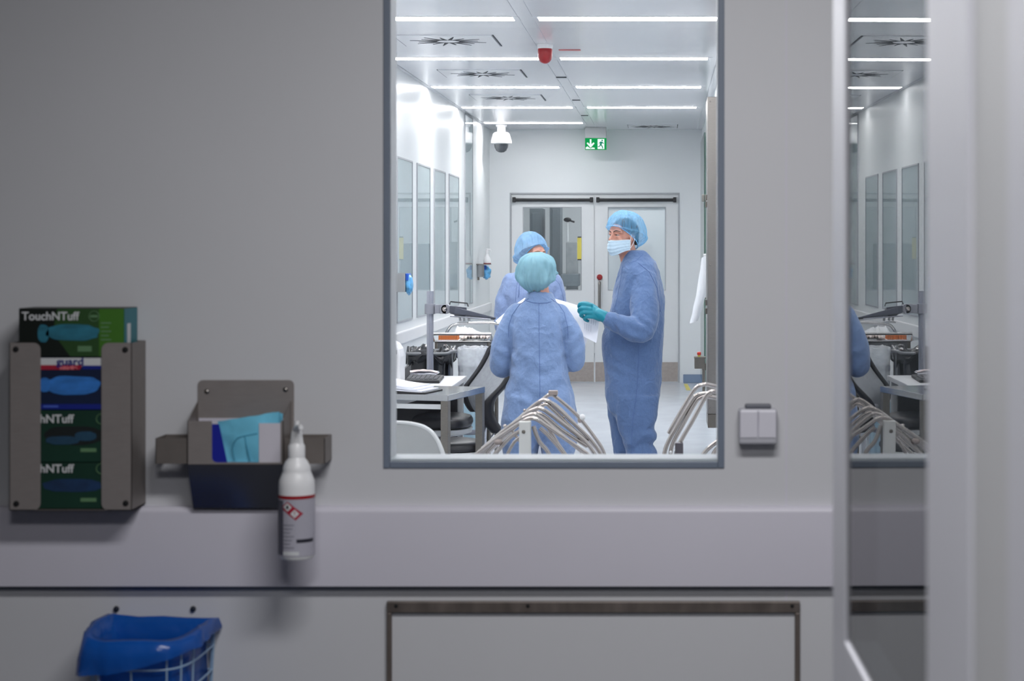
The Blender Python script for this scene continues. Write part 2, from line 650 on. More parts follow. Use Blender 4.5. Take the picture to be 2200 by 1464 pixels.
# left wall glass panels
wins = [(852, 884, 2.155, 0.97), (895, 922, 2.155, 0.97), (932, 955, 2.155, 0.97), (964, 984, 2.155, 0.97), (998, 1014, CZ - 0.02, 0.95)]
for i, (u0, u1, zt, zb) in enumerate(wins):
    y0 = F_PX * XL / (u0 - PU)
    y1 = F_PX * XL / (u1 - PU)
    wn = thing('window_%d' % (i + 2), ['first', 'second', 'third', 'fourth', 'tall floor-to-ceiling'][i] + ' glass panel along the left wall counted from the front', 'window', (XL, (y0 + y1) / 2, zb), kind='structure')
    g = G(); g.box(XL - 0.002, XL + 0.003, y0, y1, zb, zt)
    mk('backing', g, M_leafback, wn, smooth=False)
    g = G(); g.box(XL + 0.0035, XL + 0.008, y0, y1, zb, zt)
    mk('pane', g, M_pane_left, wn, smooth=False)
    g = G()
    for (a, b, c, d) in ((y0 - 0.012, y0, zb - 0.012, zt + 0.012), (y1, y1 + 0.012, zb - 0.012, zt + 0.012), (y0, y1, zt, zt + 0.012), (y0, y1, zb - 0.012, zb)):
        g.box(XL, XL + 0.010, a, b, c, d)
    mk('window_frame', g, M_seam, wn, smooth=False)
# narrow glass strip at the right wall
wn = thing('window_7', 'narrow greenish glass edge on the right wall near the far corner', 'window', (XR, 17.9, 0.0), kind='structure')
g = G(); g.box(XR - 0.03, XR - 0.018, 17.2, 18.9, 0.12, EYE + (PV - 292) / 214)
mk('pane', g, mat_pane('green_edge_glass', 1.5, (196, 212, 206)), wn, smooth=False)
g = G()
for z in (0.3, 1.0, 1.95):
    g.box(XR - 0.05, XR, 17.3, 17.36, z, z + 0.07)
mk('hinge', g, M_steel, wn, smooth=False, bevel=0.004)

# ------------------------------------------------------------------ far double door
door = thing('door_1', 'white double door with two tall windows and steel kickplates', 'door', ((DX0 + DX1) / 2, YB, 0), kind='structure')
DM = (1277 - PU) / 194.1
S2 = 194.1
def fx(u): return (u - PU) / S2
def fz(v): return EYE - (v - PV) / S2
M_leaf = mat('door_leaf_white', (222, 224, 226), rough=0.35, vary=0.012, nscale=4)
for (a, b, gx0, gx1, pane) in ((DX0, DM, 1124, 1248, M_pane), (DM, DX1, 1307, 1429, M_frost)):
    x0, x1 = a + 0.006, b - 0.006
    p0, p1, q0, q1 = fx(gx0), fx(gx1), fz(623), fz(446)
    y0, y1 = YB + 0.012, YB + 0.06
    g = G()
    g.box(x0, p0, y0, y1, 0.008, DZ1 - 0.006)
    g.box(p1, x1, y0, y1, 0.008, DZ1 - 0.006)
    g.box(p0, p1, y0, y1, 0.008, q0)
    g.box(p0, p1, y0, y1, q1, DZ1 - 0.006)
    lf = mk('door_leaf', g, M_leaf, door, smooth=False)
    g = G(); g.box(p0, p1, y0 + 0.018, y0 + 0.024, q0, q1)
    mk('pane', g, pane, lf, smooth=False)
    g = G()
    for (aa, bb, cc, dd) in ((p0 - .008, p0, q0 - .008, q1 + .008), (p1, p1 + .008, q0 - .008, q1 + .008), (p0, p1, q1, q1 + .008), (p0, p1, q0 - .008, q0)):
        g.box(aa, bb, y0 - 0.003, y0 + 0.01, cc, dd)
    mk('glazing_bead', g, M_seam, lf, smooth=False)
    g = G(); g.box(x0 + 0.003, x1 - 0.003, y0 - 0.004, y0, 0.012, fz(779))
    mk('kickplate', g, M_kick, lf, smooth=False)
    ua, ub = ((1101, 1274) if a == DX0 else (1281, 1453))
    g = G()
    g.tube([(fx(ua) + 0.01, y0 - 0.03, fz(430)), (fx(ub) - 0.01, y0 - 0.03, fz(430))], 0.018, 12)
    g.box(fx(ua), fx(ua) + 0.035, y0 - 0.05, y0, fz(435), fz(424))
    g.box(fx(ub) - 0.035, fx(ub), y0 - 0.05, y0, fz(435), fz(424))
    mk('closer_rail', g, M_dark, lf, bevel=0.004, label='black tubular rail across the top of the door leaf')
    if a != DX0:
        g = G(); hx = fx(1288)
        g.tube([(hx, y0, fz(611)), (hx, y0 - 0.06, fz(607)), (hx, y0 - 0.07, fz(620)), (hx, y0 - 0.07, fz(665)), (hx, y0 - 0.06, fz(680)), (hx, y0, fz(677))], 0.016, 12, smooth=4)
        mk('door_handle', g, M_steel, lf, label='steel D-shaped pull handle')
        R = Matrix.Rotation(radians(90), 3, 'X')
        g = G(); g.lathe([(0.001, 0.0), (0.032, 0.0), (0.032, 0.012), (0.024, 0.02), (0.001, 0.022)], (hx, y0, fz(596)), 20, R)
        mk('push_button', g, M_red, lf, label='round red push button')
    else:
        g = G(); g.box(fx(1240), fx(1249), y0 - 0.006, y0 + 0.002, fz(557), fz(511))
        mk('sign_strip', g, M_yellow, lf, smooth=False, label='yellow upright strip sign')
        g = G(); g.box(fx(1240.5), fx(1248.5), y0 - 0.007, y0 + 0.002, fz(511), fz(508.5)); g.box(fx(1240.5), fx(1248.5), y0 - 0.007, y0 + 0.002, fz(559.5), fz(557))
        mk('sign_clip', g, M_dark, lf, smooth=False)
g = G()
g.box(DX0 - 0.012, DX0 + 0.004, YB - 0.004, YB + 0.05, 0, DZ1 + 0.012)
g.box(DX1 - 0.004, DX1 + 0.012, YB - 0.004, YB + 0.05, 0, DZ1 + 0.012)
g.box(DX0, DX1, YB - 0.004, YB + 0.05, DZ1 - 0.004, DZ1 + 0.012)
mk('door_frame', g, M_seam, door, smooth=False)

# things seen through the far door's clear pane
M_cab = mat('grey_cabinet', (118, 126, 132), rough=0.5, vary=0.05, nscale=6)
M_cab2 = mat('pale_post', (205, 208, 210), rough=0.5, vary=0.03)
def px_box(name, u0, u1, v0, v1, y, dep, m, label, cat):
    a, b = P(u0, v1, y), P(u1, v0, y)
    z0 = 0.0 if v1 > 620 else a.z
    t = thing(name, label, cat, ((a.x + b.x) / 2, y + dep / 2, z0))
    g = G(); g.box(a.x, b.x, y, y + dep, z0, b.z)
    mk('cabinet_body', g, m, t, smooth=False, bevel=0.006)
    g = G(); g.box(a.x + 0.03, b.x - 0.03, y - 0.008, y + 0.001, max(z0 + 0.1, 0.1), b.z - 0.06)
    mk('cabinet_door', g, m, t, smooth=False, bevel=0.004)
    g = G(); g.box(b.x - 0.08, b.x - 0.06, y - 0.03, y - 0.006, 1.1, 1.3)
    mk('handle', g, M_steel, t, smooth=False, bevel=0.004)
px_box('tall_cabinet', 1138, 1166, 448, 830, 23.6, 0.5, M_cab, 'tall grey cabinet behind the left door window, at its left side', 'cabinet')
px_box('tall_cabinet', 1181, 1204, 440, 830, 23.4, 0.5, M_cab, 'tall grey cabinet behind the left door window, at its middle', 'cabinet')
t = thing('equipment_stand', 'grey equipment stand behind the left door window with a small black camera head', 'stand', (P(1226, 560, 22.6).x, 22.6, 0))
g = G(); a = P(1216, 600, 22.6); b = P(1240, 520, 22.6)
g.box(a.x, b.x, 22.6, 22.9, 0.0, b.z)
mk('column', g, mat('mid_grey_machine', (150, 154, 156), rough=0.5, vary=0.12, nscale=14), t, smooth=False, bevel=0.01)
g = G(); g.box(P(1206, 0, 22.6).x, P(1244, 0, 22.6).x, 22.5, 22.95, 1.0, 1.16)
mk('shelf', g, M_cab, t, smooth=False, bevel=0.01)
g = G(); c = P(1218, 472, 22.6); g.ball((c.x, 22.74, c.z), (0.05, 0.03, 0.03)); g.tube([(c.x, 22.75, c.z), (c.x + 0.09, 22.75, c.z - 0.03)], 0.012, 8)
mk('camera_head', g, M_dark, t)
g = G(); g.tube([(c.x, 22.76, b.z - 0.01), (c.x, 22.76, c.z - 0.02)], 0.014, 8)
mk('mast', g, M_cab2, t)
g = G(); g.box(P(1248, 0, 22.9).x, P(1262, 0, 22.9).x, 22.9, 23.1, 0, 2.6)
tag(mk('upright_post', g, M_cab2, smooth=False, bevel=0.005), 'pale upright post behind the right edge of the left door window', 'post')
g = G(); g.box(P(1320, 0, 24).x, P(1400, 0, 24).x, 23.9, 24.4, 0, 1.55)
tag(mk('storage_unit', g, M_cab, smooth=False, bevel=0.01), 'grey storage unit blurred behind the frosted right door window', 'cabinet')

# ------------------------------------------------------------------ ceiling fittings
def light(x0, x1, y, name_label):
    t = thing('ceiling_light', name_label, 'light', ((x0 + x1) / 2, y, CZ - 0.012), group='white strip lights in the clean-room ceiling')
    g = G()
    w = 0.075
    g.box(x0 - 0.035, x0, y - w - 0.012, y + w + 0.012, CZ - 0.0022, CZ)
    g.box(x1, x1 + 0.035, y - w - 0.012, y + w + 0.012, CZ - 0.0022, CZ)
    g.box(x0, x1, y - w - 0.012, y - w, CZ - 0.0022, CZ)
    g.box(x0, x1, y + w, y + w + 0.012, CZ - 0.0022, CZ)
    mk('frame', g, M_ceil, t, smooth=False)
    g = G(); g.box(x0, x1, y - w, y + w, CZ - 0.003, CZ)
    mk('diffuser', g, M_lamp, t, smooth=False)
    return t
rows = [10.045, 12.19, 14.375, 16.5, 18.57]
words = ['first', 'second', 'third', 'fourth', 'fifth']
for i, y in enumerate(rows):
    light(-1.88, -0.853, y, 'white strip light left of the ceiling seam, %s row down from the top' % words[i])
    if i < 4:
        light(-0.711, 0.302, y, 'white strip light right of the ceiling seam, %s row down from the top' % words[i])
for y in (7.9, 5.75):
    light(-1.88, -0.853, y, 'strip light left of the seam nearer the window, above the view' if y > 7 else 'strip light left of the seam right behind the window wall, above the view')
    light(-0.711, 0.302, y, 'strip light right of the seam nearer the window, above the view' if y > 7 else 'strip light right of the seam right behind the window wall, above the view')
light(-0.7, 0.5, 20.4, 'added strip light just beyond the right leaf of the double door')  # added to brighten the top of the frosted pane
light(-1.4, -0.4, 21.2, 'unseen strip light in the passage just beyond the double door')  # unseen passage strips, raised in number to brighten the door glass
light(-0.6, 0.4, 22.3, 'unseen strip light in the middle of the passage beyond the double door')
light(-1.4, -0.4, 23.3, 'unseen strip light at the end of the passage beyond the double door')

def vent(x, y, label, w=0.3):
    t = thing('ceiling_vent', label, 'vent', (x, y, CZ - 0.006), group='square swirl air outlets in the clean-room ceiling')
    g = G(); g.box(x - w, x + w, y - w, y + w, CZ - 0.006, CZ)
    mk('plate', g, M_ceil, t, smooth=False)
    g = G()
    for k in range(16):
        a = 2 * pi * k / 16 + 0.25
        d = Vector((cos(a), sin(a), 0)); e = Vector((-sin(a), cos(a), 0))
        r0, r1 = 0.07, (0.19 if k % 2 else 0.24)
        c = Vector((x, y, CZ - 0.0075))
        q = [c + d * r0 + e * 0.013, c + d * r0 - e * 0.013, c + d * r1 - e * 0.003, c + d * r1 + e * 0.003]
        g.poly(q, (0, 0, 0.002))
    mk('swirl_slots', g, M_vent_dark, t, smooth=False)
    for (xa, xb) in ((x + w + 0.004, x + w + 0.012), (x - w - 0.008, x - w - 0.004)):
        g = G(); g.box(xa, xb, y - w, y + w, CZ - 0.003, CZ)
        mk('edge_gap', g, M_vent_dark, t, smooth=False)
vent(-1.355, 11.12, 'square swirl air outlet between the first and second strip lights')
vent(-1.355, 13.25, 'square swirl air outlet between the second and third strip lights')
vent(-1.355, 15.4, 'square swirl air outlet between the third and fourth strip lights')
vent(-0.12, 19.1, 'small square air outlet in the ceiling just before the far wall', 0.26)

for (u, v, w, m, lb) in ((1224, 107, 0.145, mat('red_grille', (190, 110, 112), rough=0.6), 'thin red slot fitting in the ceiling beside the red alarm beacon'),
                         (1206, 166, 0.08, M_vent_dark, 'thin grey slot fitting in the ceiling behind the red alarm beacon'),
                         (1238, 215, 0.07, M_vent_dark, 'thin grey slot fitting in the ceiling between the third and fourth lights'),
                         (1256, 248, 0.07, M_vent_dark, 'thin grey slot fitting in the ceiling above the exit sign')):
    y = F_PX * 1.29 / (PV - v)
    x = (u - PU) * y / F_PX
    g = G(); g.box(x - w / 2, x + w / 2, y - 0.022, y + 0.022, CZ - 0.005, CZ)
    tag(mk('ceiling_slot', g, m, smooth=False, bevel=0.002), lb, 'ceiling fitting', 'small slot fittings in the ceiling')

# alarm beacon
s = 335.7; y = F_PX / s; x = (1171 - PU) / s
t = thing('alarm_beacon', 'red alarm beacon hanging from the ceiling between the light rows', 'alarm', (x, y, CZ))
g = G(); g.lathe([(0.001, 0), (0.05, 0), (0.05, -0.012), (0.046, -0.03), (0.001, -0.03)], (x, y, CZ), 28)
mk('base', g, M_white, t)
g = G(); g.lathe([(0.001, -0.03), (0.046, -0.03), (0.047, -0.045), (0.045, -0.085), (0.04, -0.1), (0.028, -0.116), (0.012, -0.124), (0.001, -0.126)], (x, y, CZ), 28)
mk('dome', g, M_red, t, label='red dome')

# dome camera
s = 202.0; y = F_PX / s; x = (1077 - PU) / s
t = thing('dome_camera', 'white dome security camera hanging from the ceiling by the far corner', 'camera', (x, y, CZ))
zb = lambda v: EYE - (v - PV) / s
g = G(); g.lathe([(0.001, CZ), (0.06, CZ), (0.06, CZ - 0.02), (0.045, CZ - 0.03), (0.045, zb(285)), (0.001, zb(285))], (x, y, 0), 24)
mk('stem', g, M_white, t)
g = G(); g.lathe([(0.001, zb(284)), (0.07, zb(284.5)), (0.09, zb(288)), (0.1, zb(296)), (0.111, zb(303)), (0.112, zb(308)), (0.08, zb(310)), (0.001, zb(310))], (x, y, 0), 32)
mk('housing', g, M_white, t)
g = G(); g.lathe([(0.001, zb(309)), (0.077, zb(309)), (0.072, zb(317)), (0.055, zb(324)), (0.03, zb(327.5)), (0.001, zb(328.5))], (x, y, 0), 32)
mk('dome', g, mat('smoked_dome', (62, 66, 72), rough=0.08, coat=0.6), t, label='dark smoked dome')

# exit sign
y = 19.3; s = F_PX / y
ex = lambda u: (u - PU) / s
ez = lambda v: EYE - (v - PV) / s
t = thing('exit_sign', 'green and white emergency exit sign hanging above the double door', 'sign', (ex(1280), y, CZ))
g = G(); g.box(ex(1257), ex(1303), y - 0.03, y + 0.03, ez(297), CZ)
mk('housing', g, M_lgrey, t, smooth=False, bevel=0.006)
g = G(); g.box(ex(1257), ex(1303), y - 0.012, y + 0.012, ez(322), ez(297))
mk('panel', g, mat_emit('exit_sign_green', (22, 160, 84), 1.0), t, smooth=False, label='lit green panel')
M_exw = mat_emit('exit_sign_white', (240, 255, 248), 1.15)
yy = y - 0.0125
def flat(pts, m, name):
    g = G()
    for q in pts:
        g.poly([(ex(a), yy, ez(b)) for (a, b) in q], (0, -0.002, 0))
    return mk(name, g, m, t, smooth=False)
flat([[(1267.2, 299.5), (1270.8, 299.5), (1270.8, 310), (1275.5, 306), (1277.5, 308.5), (1269, 318), (1260.5, 308.5), (1262.5, 306), (1267.2, 310)],
      [(1258.5, 317.5), (1262, 314.5), (1266, 317.5), (1269, 319.3), (1273, 317.0), (1278, 318), (1278, 320.5), (1258.5, 320.5)]], M_exw, 'arrow')
flat([[(1284, 299), (1298.5, 299), (1298.5, 320.5), (1284, 320.5)]], M_exw, 'doorway')
yy = y - 0.0148
M_exg = mat_emit('exit_figure_green', (18, 140, 110), 0.9)
hd = [(1293.8 + 1.7 * cos(2 * pi * k / 10), 302.2 + 1.7 * sin(2 * pi * k / 10)) for k in range(10)]
flat([hd, [(1290, 304.5), (1294, 305), (1292.5, 311.5), (1289, 310.5)], [(1294, 305), (1297.5, 308), (1296.8, 309.5), (1293, 307.5)],
      [(1290, 304.5), (1286.5, 308), (1287.2, 309.2), (1290.8, 306.5)], [(1289.2, 310.5), (1292.5, 311.2), (1295.5, 315.5), (1295.8, 319.5), (1294.2, 319.5), (1293.6, 316.2)],
      [(1289.2, 310.2), (1291.2, 312.2), (1288.2, 316), (1284.4, 316.2), (1284.4, 314.8), (1287.4, 314.4)]], M_exg, 'running_figure')
# ------------------------------------------------------------------ people
def gown_mat(name, rgb, rough=0.8):
    m, nt, out = new_mat(name)
    b = nt.nodes.new('ShaderNodeBsdfPrincipled')
    nt.links.new(b.outputs[0], out.inputs[0])
    b.inputs['Roughness'].default_value = rough
    b.inputs['Sheen Weight'].default_value = 0.25
    b.inputs['Specular IOR Level'].default_value = 0.25
    tc = nt.nodes.new('ShaderNodeTexCoord')
    n = nt.nodes.new('ShaderNodeTexNoise')
    n.inputs['Scale'].default_value = 160
    n.inputs['Detail'].default_value = 4
    nt.links.new(tc.outputs['Object'], n.inputs['Vector'])
    n2 = nt.nodes.new('ShaderNodeTexNoise')
    n2.inputs['Scale'].default_value = 9
    n2.inputs['Detail'].default_value = 8
    n2.inputs['Roughness'].default_value = 0.65
    nt.links.new(tc.outputs['Object'], n2.inputs['Vector'])
    mx = nt.nodes.new('ShaderNodeMath')
    mx.operation = 'ADD'
    nt.links.new(n.outputs['Fac'], mx.inputs[0])
    nt.links.new(n2.outputs['Fac'], mx.inputs[1])
    r = nt.nodes.new('ShaderNodeValToRGB')
    c = lin(rgb)
    r.color_ramp.elements[0].position = 0.35
    r.color_ramp.elements[1].position = 0.65
    r.color_ramp.elements[0].color = [x * 0.86 for x in c[:3]] + [1]
    r.color_ramp.elements[1].color = [min(1, x * 1.12) for x in c[:3]] + [1]
    h = nt.nodes.new('ShaderNodeMath')
    h.operation = 'MULTIPLY'
    h.inputs[1].default_value = 0.5
    nt.links.new(mx.outputs[0], h.inputs[0])
    nt.links.new(h.outputs[0], r.inputs[0])
    nt.links.new(r.outputs[0], b.inputs['Base Color'])
    # creases: soft ridged noise as bump
    v = nt.nodes.new('ShaderNodeTexNoise')
    v.inputs['Scale'].default_value = 11
    v.inputs['Detail'].default_value = 2
    v.inputs['Distortion'].default_value = 0.25
    nt.links.new(tc.outputs['Object'], v.inputs['Vector'])
    ab = nt.nodes.new('ShaderNodeMath')
    ab.operation = 'PINGPONG'
    ab.inputs[1].default_value = 0.5
    nt.links.new(v.outputs['Fac'], ab.inputs[0])
    bp = nt.nodes.new('ShaderNodeBump')
    bp.inputs['Strength'].default_value = 0.4
    bp.inputs['Distance'].default_value = 0.06
    nt.links.new(ab.outputs[0], bp.inputs['Height'])
    bp2 = nt.nodes.new('ShaderNodeBump')
    bp2.inputs['Strength'].default_value = 0.18
    bp2.inputs['Distance'].default_value = 0.004
    nt.links.new(n.outputs['Fac'], bp2.inputs['Height'])
    nt.links.new(bp.outputs[0], bp2.inputs['Normal'])
    nt.links.new(bp2.outputs[0], b.inputs['Normal'])
    return m


M_gown_man = gown_mat('gown_blue', (92, 117, 158))
M_gown_woman = gown_mat('gown_blue_light', (120, 144, 184))
M_gown_third = gown_mat('gown_blue_pale', (136, 156, 196))
M_seamline = mat('gown_seam_navy', (78, 102, 152), rough=0.8, vary=0.1, nscale=200)
M_skin = mat('skin', (206, 150, 132), rough=0.5, vary=0.08, nscale=25, bump=0.05, bscale=250)
M_hair = mat('dark_hair', (46, 40, 42), rough=0.5, vary=0.3, nscale=120)
M_hair2 = mat('fair_hair', (150, 128, 106), rough=0.5, vary=0.2, nscale=120)
M_eye = mat('eye_white', (176, 164, 160), rough=0.25, vary=0.02)
M_iris = mat('iris_dark', (40, 36, 38), rough=0.15, vary=0.05)
M_cap_b = mat_film('cap_blue', (128, 196, 240), clear=0.52, rough=0.6, nscale=70, bump=0.35, streak=(1, 1, 0.12), vary=0.13, spec=0.2)
M_cap_w = mat_film('cap_teal', (150, 196, 212), clear=0.10, rough=0.7, nscale=26, bump=0.35, vary=0.06, spec=0.2)
M_cap_t = mat_film('cap_pale_blue', (160, 204, 242), clear=0.30, rough=0.6, nscale=26, bump=0.35, vary=0.1, spec=0.2)
M_cap_band = mat('cap_band', (120, 190, 236), rough=0.6, vary=0.08, nscale=60)
M_mask = mat('mask_pale_blue', (200, 224, 240), rough=0.7, vary=0.05, nscale=60, bump=0.2, bscale=60)
M_mask_edge = mat('mask_white', (236, 240, 244), rough=0.7, vary=0.03)
M_glove = mat('glove_teal', (8, 132, 152), rough=0.42, vary=0.08, nscale=30, bump=0.12, bscale=70)
M_paper = mat('paper_white', (238, 240, 250), rough=0.7, vary=0.015, nscale=20)
M_overshoe = mat('overshoe_white', (206, 212, 222), rough=0.6, vary=0.05, bump=0.2, bscale=40)
M_ink = mat('ink_grey', (192, 195, 212), rough=0.8, vary=0.1)


def ell_ring(u0, u1, v, y, hy, n=36, p=2.3):
    a, b = P(u0, v, y), P(u1, v, y)
    cx, rx = (a.x + b.x) / 2, (b.x - a.x) / 2
    out = []
    for k in range(n):
        t = 2 * pi * k / n
        c, s = cos(t), sin(t)
        out.append(Vector((cx + rx * math.copysign(abs(c) ** (2 / p), c), y + hy * math.copysign(abs(s) ** (2 / p), s), a.z)))
    return out


def stack(g, tab, y, dy=0.0):
    """body volume from silhouette rows (v, u_left, u_right, half depth[, y shift])"""
    tab = sorted(tab)
    rows = []
    for (r0, r1) in zip(tab[:-1], tab[1:]):
        n = max(1, int((r1[0] - r0[0]) / 12))
        for i in range(n):
            t = i / n
            t = t * t * (3 - 2 * t) * 0.5 + t * 0.5
            rows.append([r0[k] + (r1[k] - r0[k]) * t for k in range(4)])
    rows.append(list(tab[-1][:4]))
    g.loft([ell_ring(r[1], r[2], r[0], y + dy, r[3]) for r in reversed(rows)])


def limb_px(g, pts, n=18):
    """pts: (u, v, y, radius in metres)"""
    g.limb([P(a, b, c) for (a, b, c, d) in pts], [d for (a, b, c, d) in pts], n, 5)


def wrinkle(amp, folds, vert=0.5, seed=0.0, fine=0.0016):
    off = Vector((seed, seed * 1.7, seed * 0.3))

    def f(p, n):
        q = Vector((p.x * 5.6, p.y * 5.6, p.z * 5.6 * vert)) + off
        w = Vector((noise.noise(q * 0.6), noise.noise(q * 0.6 + Vector((9, 3, 1))), noise.noise(q * 0.6 + Vector((2, 8, 5))))) * 0.9
        a = 1 - 2.2 * abs(noise.noise(q + w))
        b = 1 - 2.2 * abs(noise.noise(q * 2.3 + w * 1.5 + Vector((4, 4, 4))))
        d = amp * (a * 0.72 + b * 0.28)
        d += fine * noise.noise(p * 60 + off)
        for (c, rad, direc, freq, am) in folds:
            r = (p - c).length
            if r < rad * 2:
                k = exp(-(r / rad) ** 2 * 1.5)
                d += am * k * sin(direc.dot(p - c) * freq + 2.5 * noise.noise(p * 9 + off))
        return d
    return f


class Head:
    def __init__(self, c, yaw, pitch=0.0, roll=0.0, scale=1.0):
        # yaw 0 faces the viewer (-y); positive yaw turns the face to the left of the photo
        self.c = Vector(c)
        F = Vector((-sin(yaw), -cos(yaw), 0))
        L = Vector((cos(yaw), -sin(yaw), 0))
        U = Vector((0, 0, 1))
        R = Matrix((L, F, U)).transposed()      # columns: person's left, forward, up
        R = R @ Matrix.Rotation(-pitch, 3, 'X') @ Matrix.Rotation(roll, 3, 'Y')
        self.R = R
        self.s = scale

    def __call__(self, l, f, u):
        return self.c + self.R @ Vector((l, f, u)) * self.s

    def add(self, g):
        R, s = self.R, self.s
        g.ball(self(0, -0.012, 0.035), (0.076 * s, 0.093 * s, 0.086 * s), 24, 16, R)
        g.ball(self(0, 0.030, -0.035), (0.062 * s, 0.064 * s, 0.088 * s), 24, 16, R)
        g.ball(self(0, 0.066, -0.100), (0.028 * s, 0.026 * s, 0.022 * s), 14, 10, R)
        g.ball(self(0, 0.062, 0.045), (0.058 * s, 0.034 * s, 0.04 * s), 18, 12, R)
        g.limb([self(0, 0.090, 0.022), self(0, 0.106, -0.005), self(0, 0.118, -0.026)], [0.008 * s, 0.0095 * s, 0.0125 * s], 10, 3)
        for q in (-1, 1):
            g.ball(self(q * 0.012, 0.102, -0.030), 0.0095 * s, 10, 8, R)
            g.limb([self(q * 0.012, 0.094, 0.026), self(q * 0.034, 0.088, 0.031), self(q * 0.055, 0.066, 0.024)], [0.0085 * s, 0.0105 * s, 0.009 * s], 10, 3)
            g.ball(self(q * 0.044, 0.064, -0.022), (0.021 * s, 0.02 * s, 0.017 * s), 12, 8, R)
            g.limb([self(q * 0.018, 0.0885, 0.0), self(q * 0.032, 0.0885, -0.005), self(q * 0.047, 0.077, 0.0)], [0.005 * s] * 3, 8, 3)
            # ear
            g.ball(self(q * 0.076, -0.008, -0.004), (0.009 * s, 0.019 * s, 0.031 * s), 14, 10, R)
            g.ball(self(q * 0.074, -0.004, -0.028), (0.008 * s, 0.011 * s, 0.013 * s), 10, 8, R)
        g.limb([self(-0.018, 0.088, -0.062), self(0, 0.097, -0.060), self(0.018, 0.088, -0.062)], [0.005 * s, 0.007 * s, 0.005 * s], 8, 3)
        g.limb([self(-0.016, 0.086, -0.073), self(0, 0.094, -0.074), self(0.016, 0.086, -0.073)], [0.005 * s, 0.008 * s, 0.005 * s], 8, 3)

    def eyes(self, parent, brow):
        for q in (-1, 1):
            g = G()
            g.ball(self(q * 0.031, 0.0795, 0.009), 0.0125 * self.s, 14, 10)
            e = mk('eye', g, M_eye, parent)
            g = G()
            g.ball(self(q * 0.031 - 0.001, 0.0885, 0.0085), (0.0058 * self.s, 0.0045 * self.s, 0.0058 * self.s), 12, 8, self.R)
            mk('iris', g, M_iris, e)
            g = G()
            g.limb([self(q * 0.016, 0.0925, 0.014), self(q * 0.031, 0.0930, 0.0165), self(q * 0.047, 0.083, 0.013)], [0.0045 * self.s, 0.0062 * self.s, 0.0045 * self.s], 8, 3)
            mk('eyelid', g, M_skin, parent)
            g = G()
            g.limb([self(q * 0.014, 0.1025, 0.027), self(q * 0.034, 0.0985, 0.034), self(q * 0.055, 0.076, 0.029)], [0.0028 * self.s, 0.0036 * self.s, 0.002 * self.s], 8, 3)
            mk('eyebrow', g, brow, parent)

    def cap(self, name, m, parent, top=0.165, wide=(0.112, 0.132), front=0.058, back=-0.072, bag=0.0, bag_z=-0.03, pleats=34, seed=1.0, lean=0.0, rim=(0.080, 0.100), band=True, soft=0.0):
        N, T = 144, 30

        def prof(az, t):
            # az = 0 at the forehead
            ca, sa = cos(az), sin(az)
            zr = (front + back) / 2 + (front - back) / 2 * ca
            kr = 1 - max(0.0, -zr - 0.045) * 4.5
            rr = Vector((rim[0] * sa * kr, rim[1] * ca * kr - 0.012, zr))
            zc = 0.045 + 0.25 * zr + 0.35 * max(0.0, top - 0.17)
            bg = max(0.0, -ca) ** 1.5 * bag
            wv = Vector((wide[0] * sa + lean * 0.5, (wide[1] + bg) * ca - 0.02, zc + bg * (bag_z / 0.05 if bag else 0)))
            tp = Vector((lean, -0.02, top))
            # crown to widest to gathered rim
            if t < 0.6:
                k = t / 0.6
                r = sin(k * pi / 2) ** 0.8
                z = cos(k * pi / 2) ** 0.9
                q = Vector((tp.x + (wv.x - tp.x) * r, tp.y + (wv.y - tp.y) * r, wv.z + (tp.z - wv.z) * z))
            else:
                k = (t - 0.6) / 0.4
                e = k * k * (3 - 2 * k)
                mid = wv.lerp(rr, e)
                out = (Vector((wv.x, wv.y, 0)).normalized()) * 0.018 * sin(k * pi)
                q = Vector((mid.x + out.x, mid.y + out.y, wv.z + (rr.z - wv.z) * k))
            d = Vector((q.x, q.y + 0.01, 0))
            if d.length > 1e-5:
                d.normalize()
            w = max(0.0, (t - 0.2) / 0.8) ** 1.3
            fr = noise.noise(Vector((ca * 2.5, sa * 2.5, seed)))
            pl = sin(az * pleats + fr * 7) * 0.0078 * w * (1 if t < 0.93 else 0.4)
            lump = 0.016 * noise.noise(Vector((ca * 1.6, sa * 1.6, t * 3 + seed * 3)))
            lump += 0.011 * (1 - 2.2 * abs(noise.noise(Vector((ca * 2.4 + seed, sa * 2.4, t * 2.2 + seed))))) * min(1, t * 2)
            lump += soft * (1 - 2.4 * abs(noise.noise(Vector((ca * 1.5 + t * 1.5, sa * 1.5 + t, seed + 4)))))
            q = q + d * (pl + lump * (1 - 0.8 * max(0, (t - 0.8) / 0.2)))
            q.z += 0.010 * noise.noise(Vector((q.x * 16, q.y * 16, seed + 7))) * (1 - t)
            return self(q.x, q.y, q.z)
        g = G()
        vs = [prof(2 * pi * i / N, 0.02 + 0.98 * j / T) for j in range(T + 1) for i in range(N)]
        fs = [(j * N + i, j * N + (i + 1) % N, (j + 1) * N + (i + 1) % N, (j + 1) * N + i) for j in range(T) for i in range(N)]
        fs.append(tuple(range(N)))
        g.add(vs, fs)
        c = mk(name, g, m, parent, sharp=80)
        if band:
            g = G()
            pts = [prof(2 * pi * i / 72, 1.0) for i in range(73)]
            g.tube(pts, 0.0034 * self.s, 6, cap=False)
            mk('elastic_band', g, M_cap_band, c)
        return c

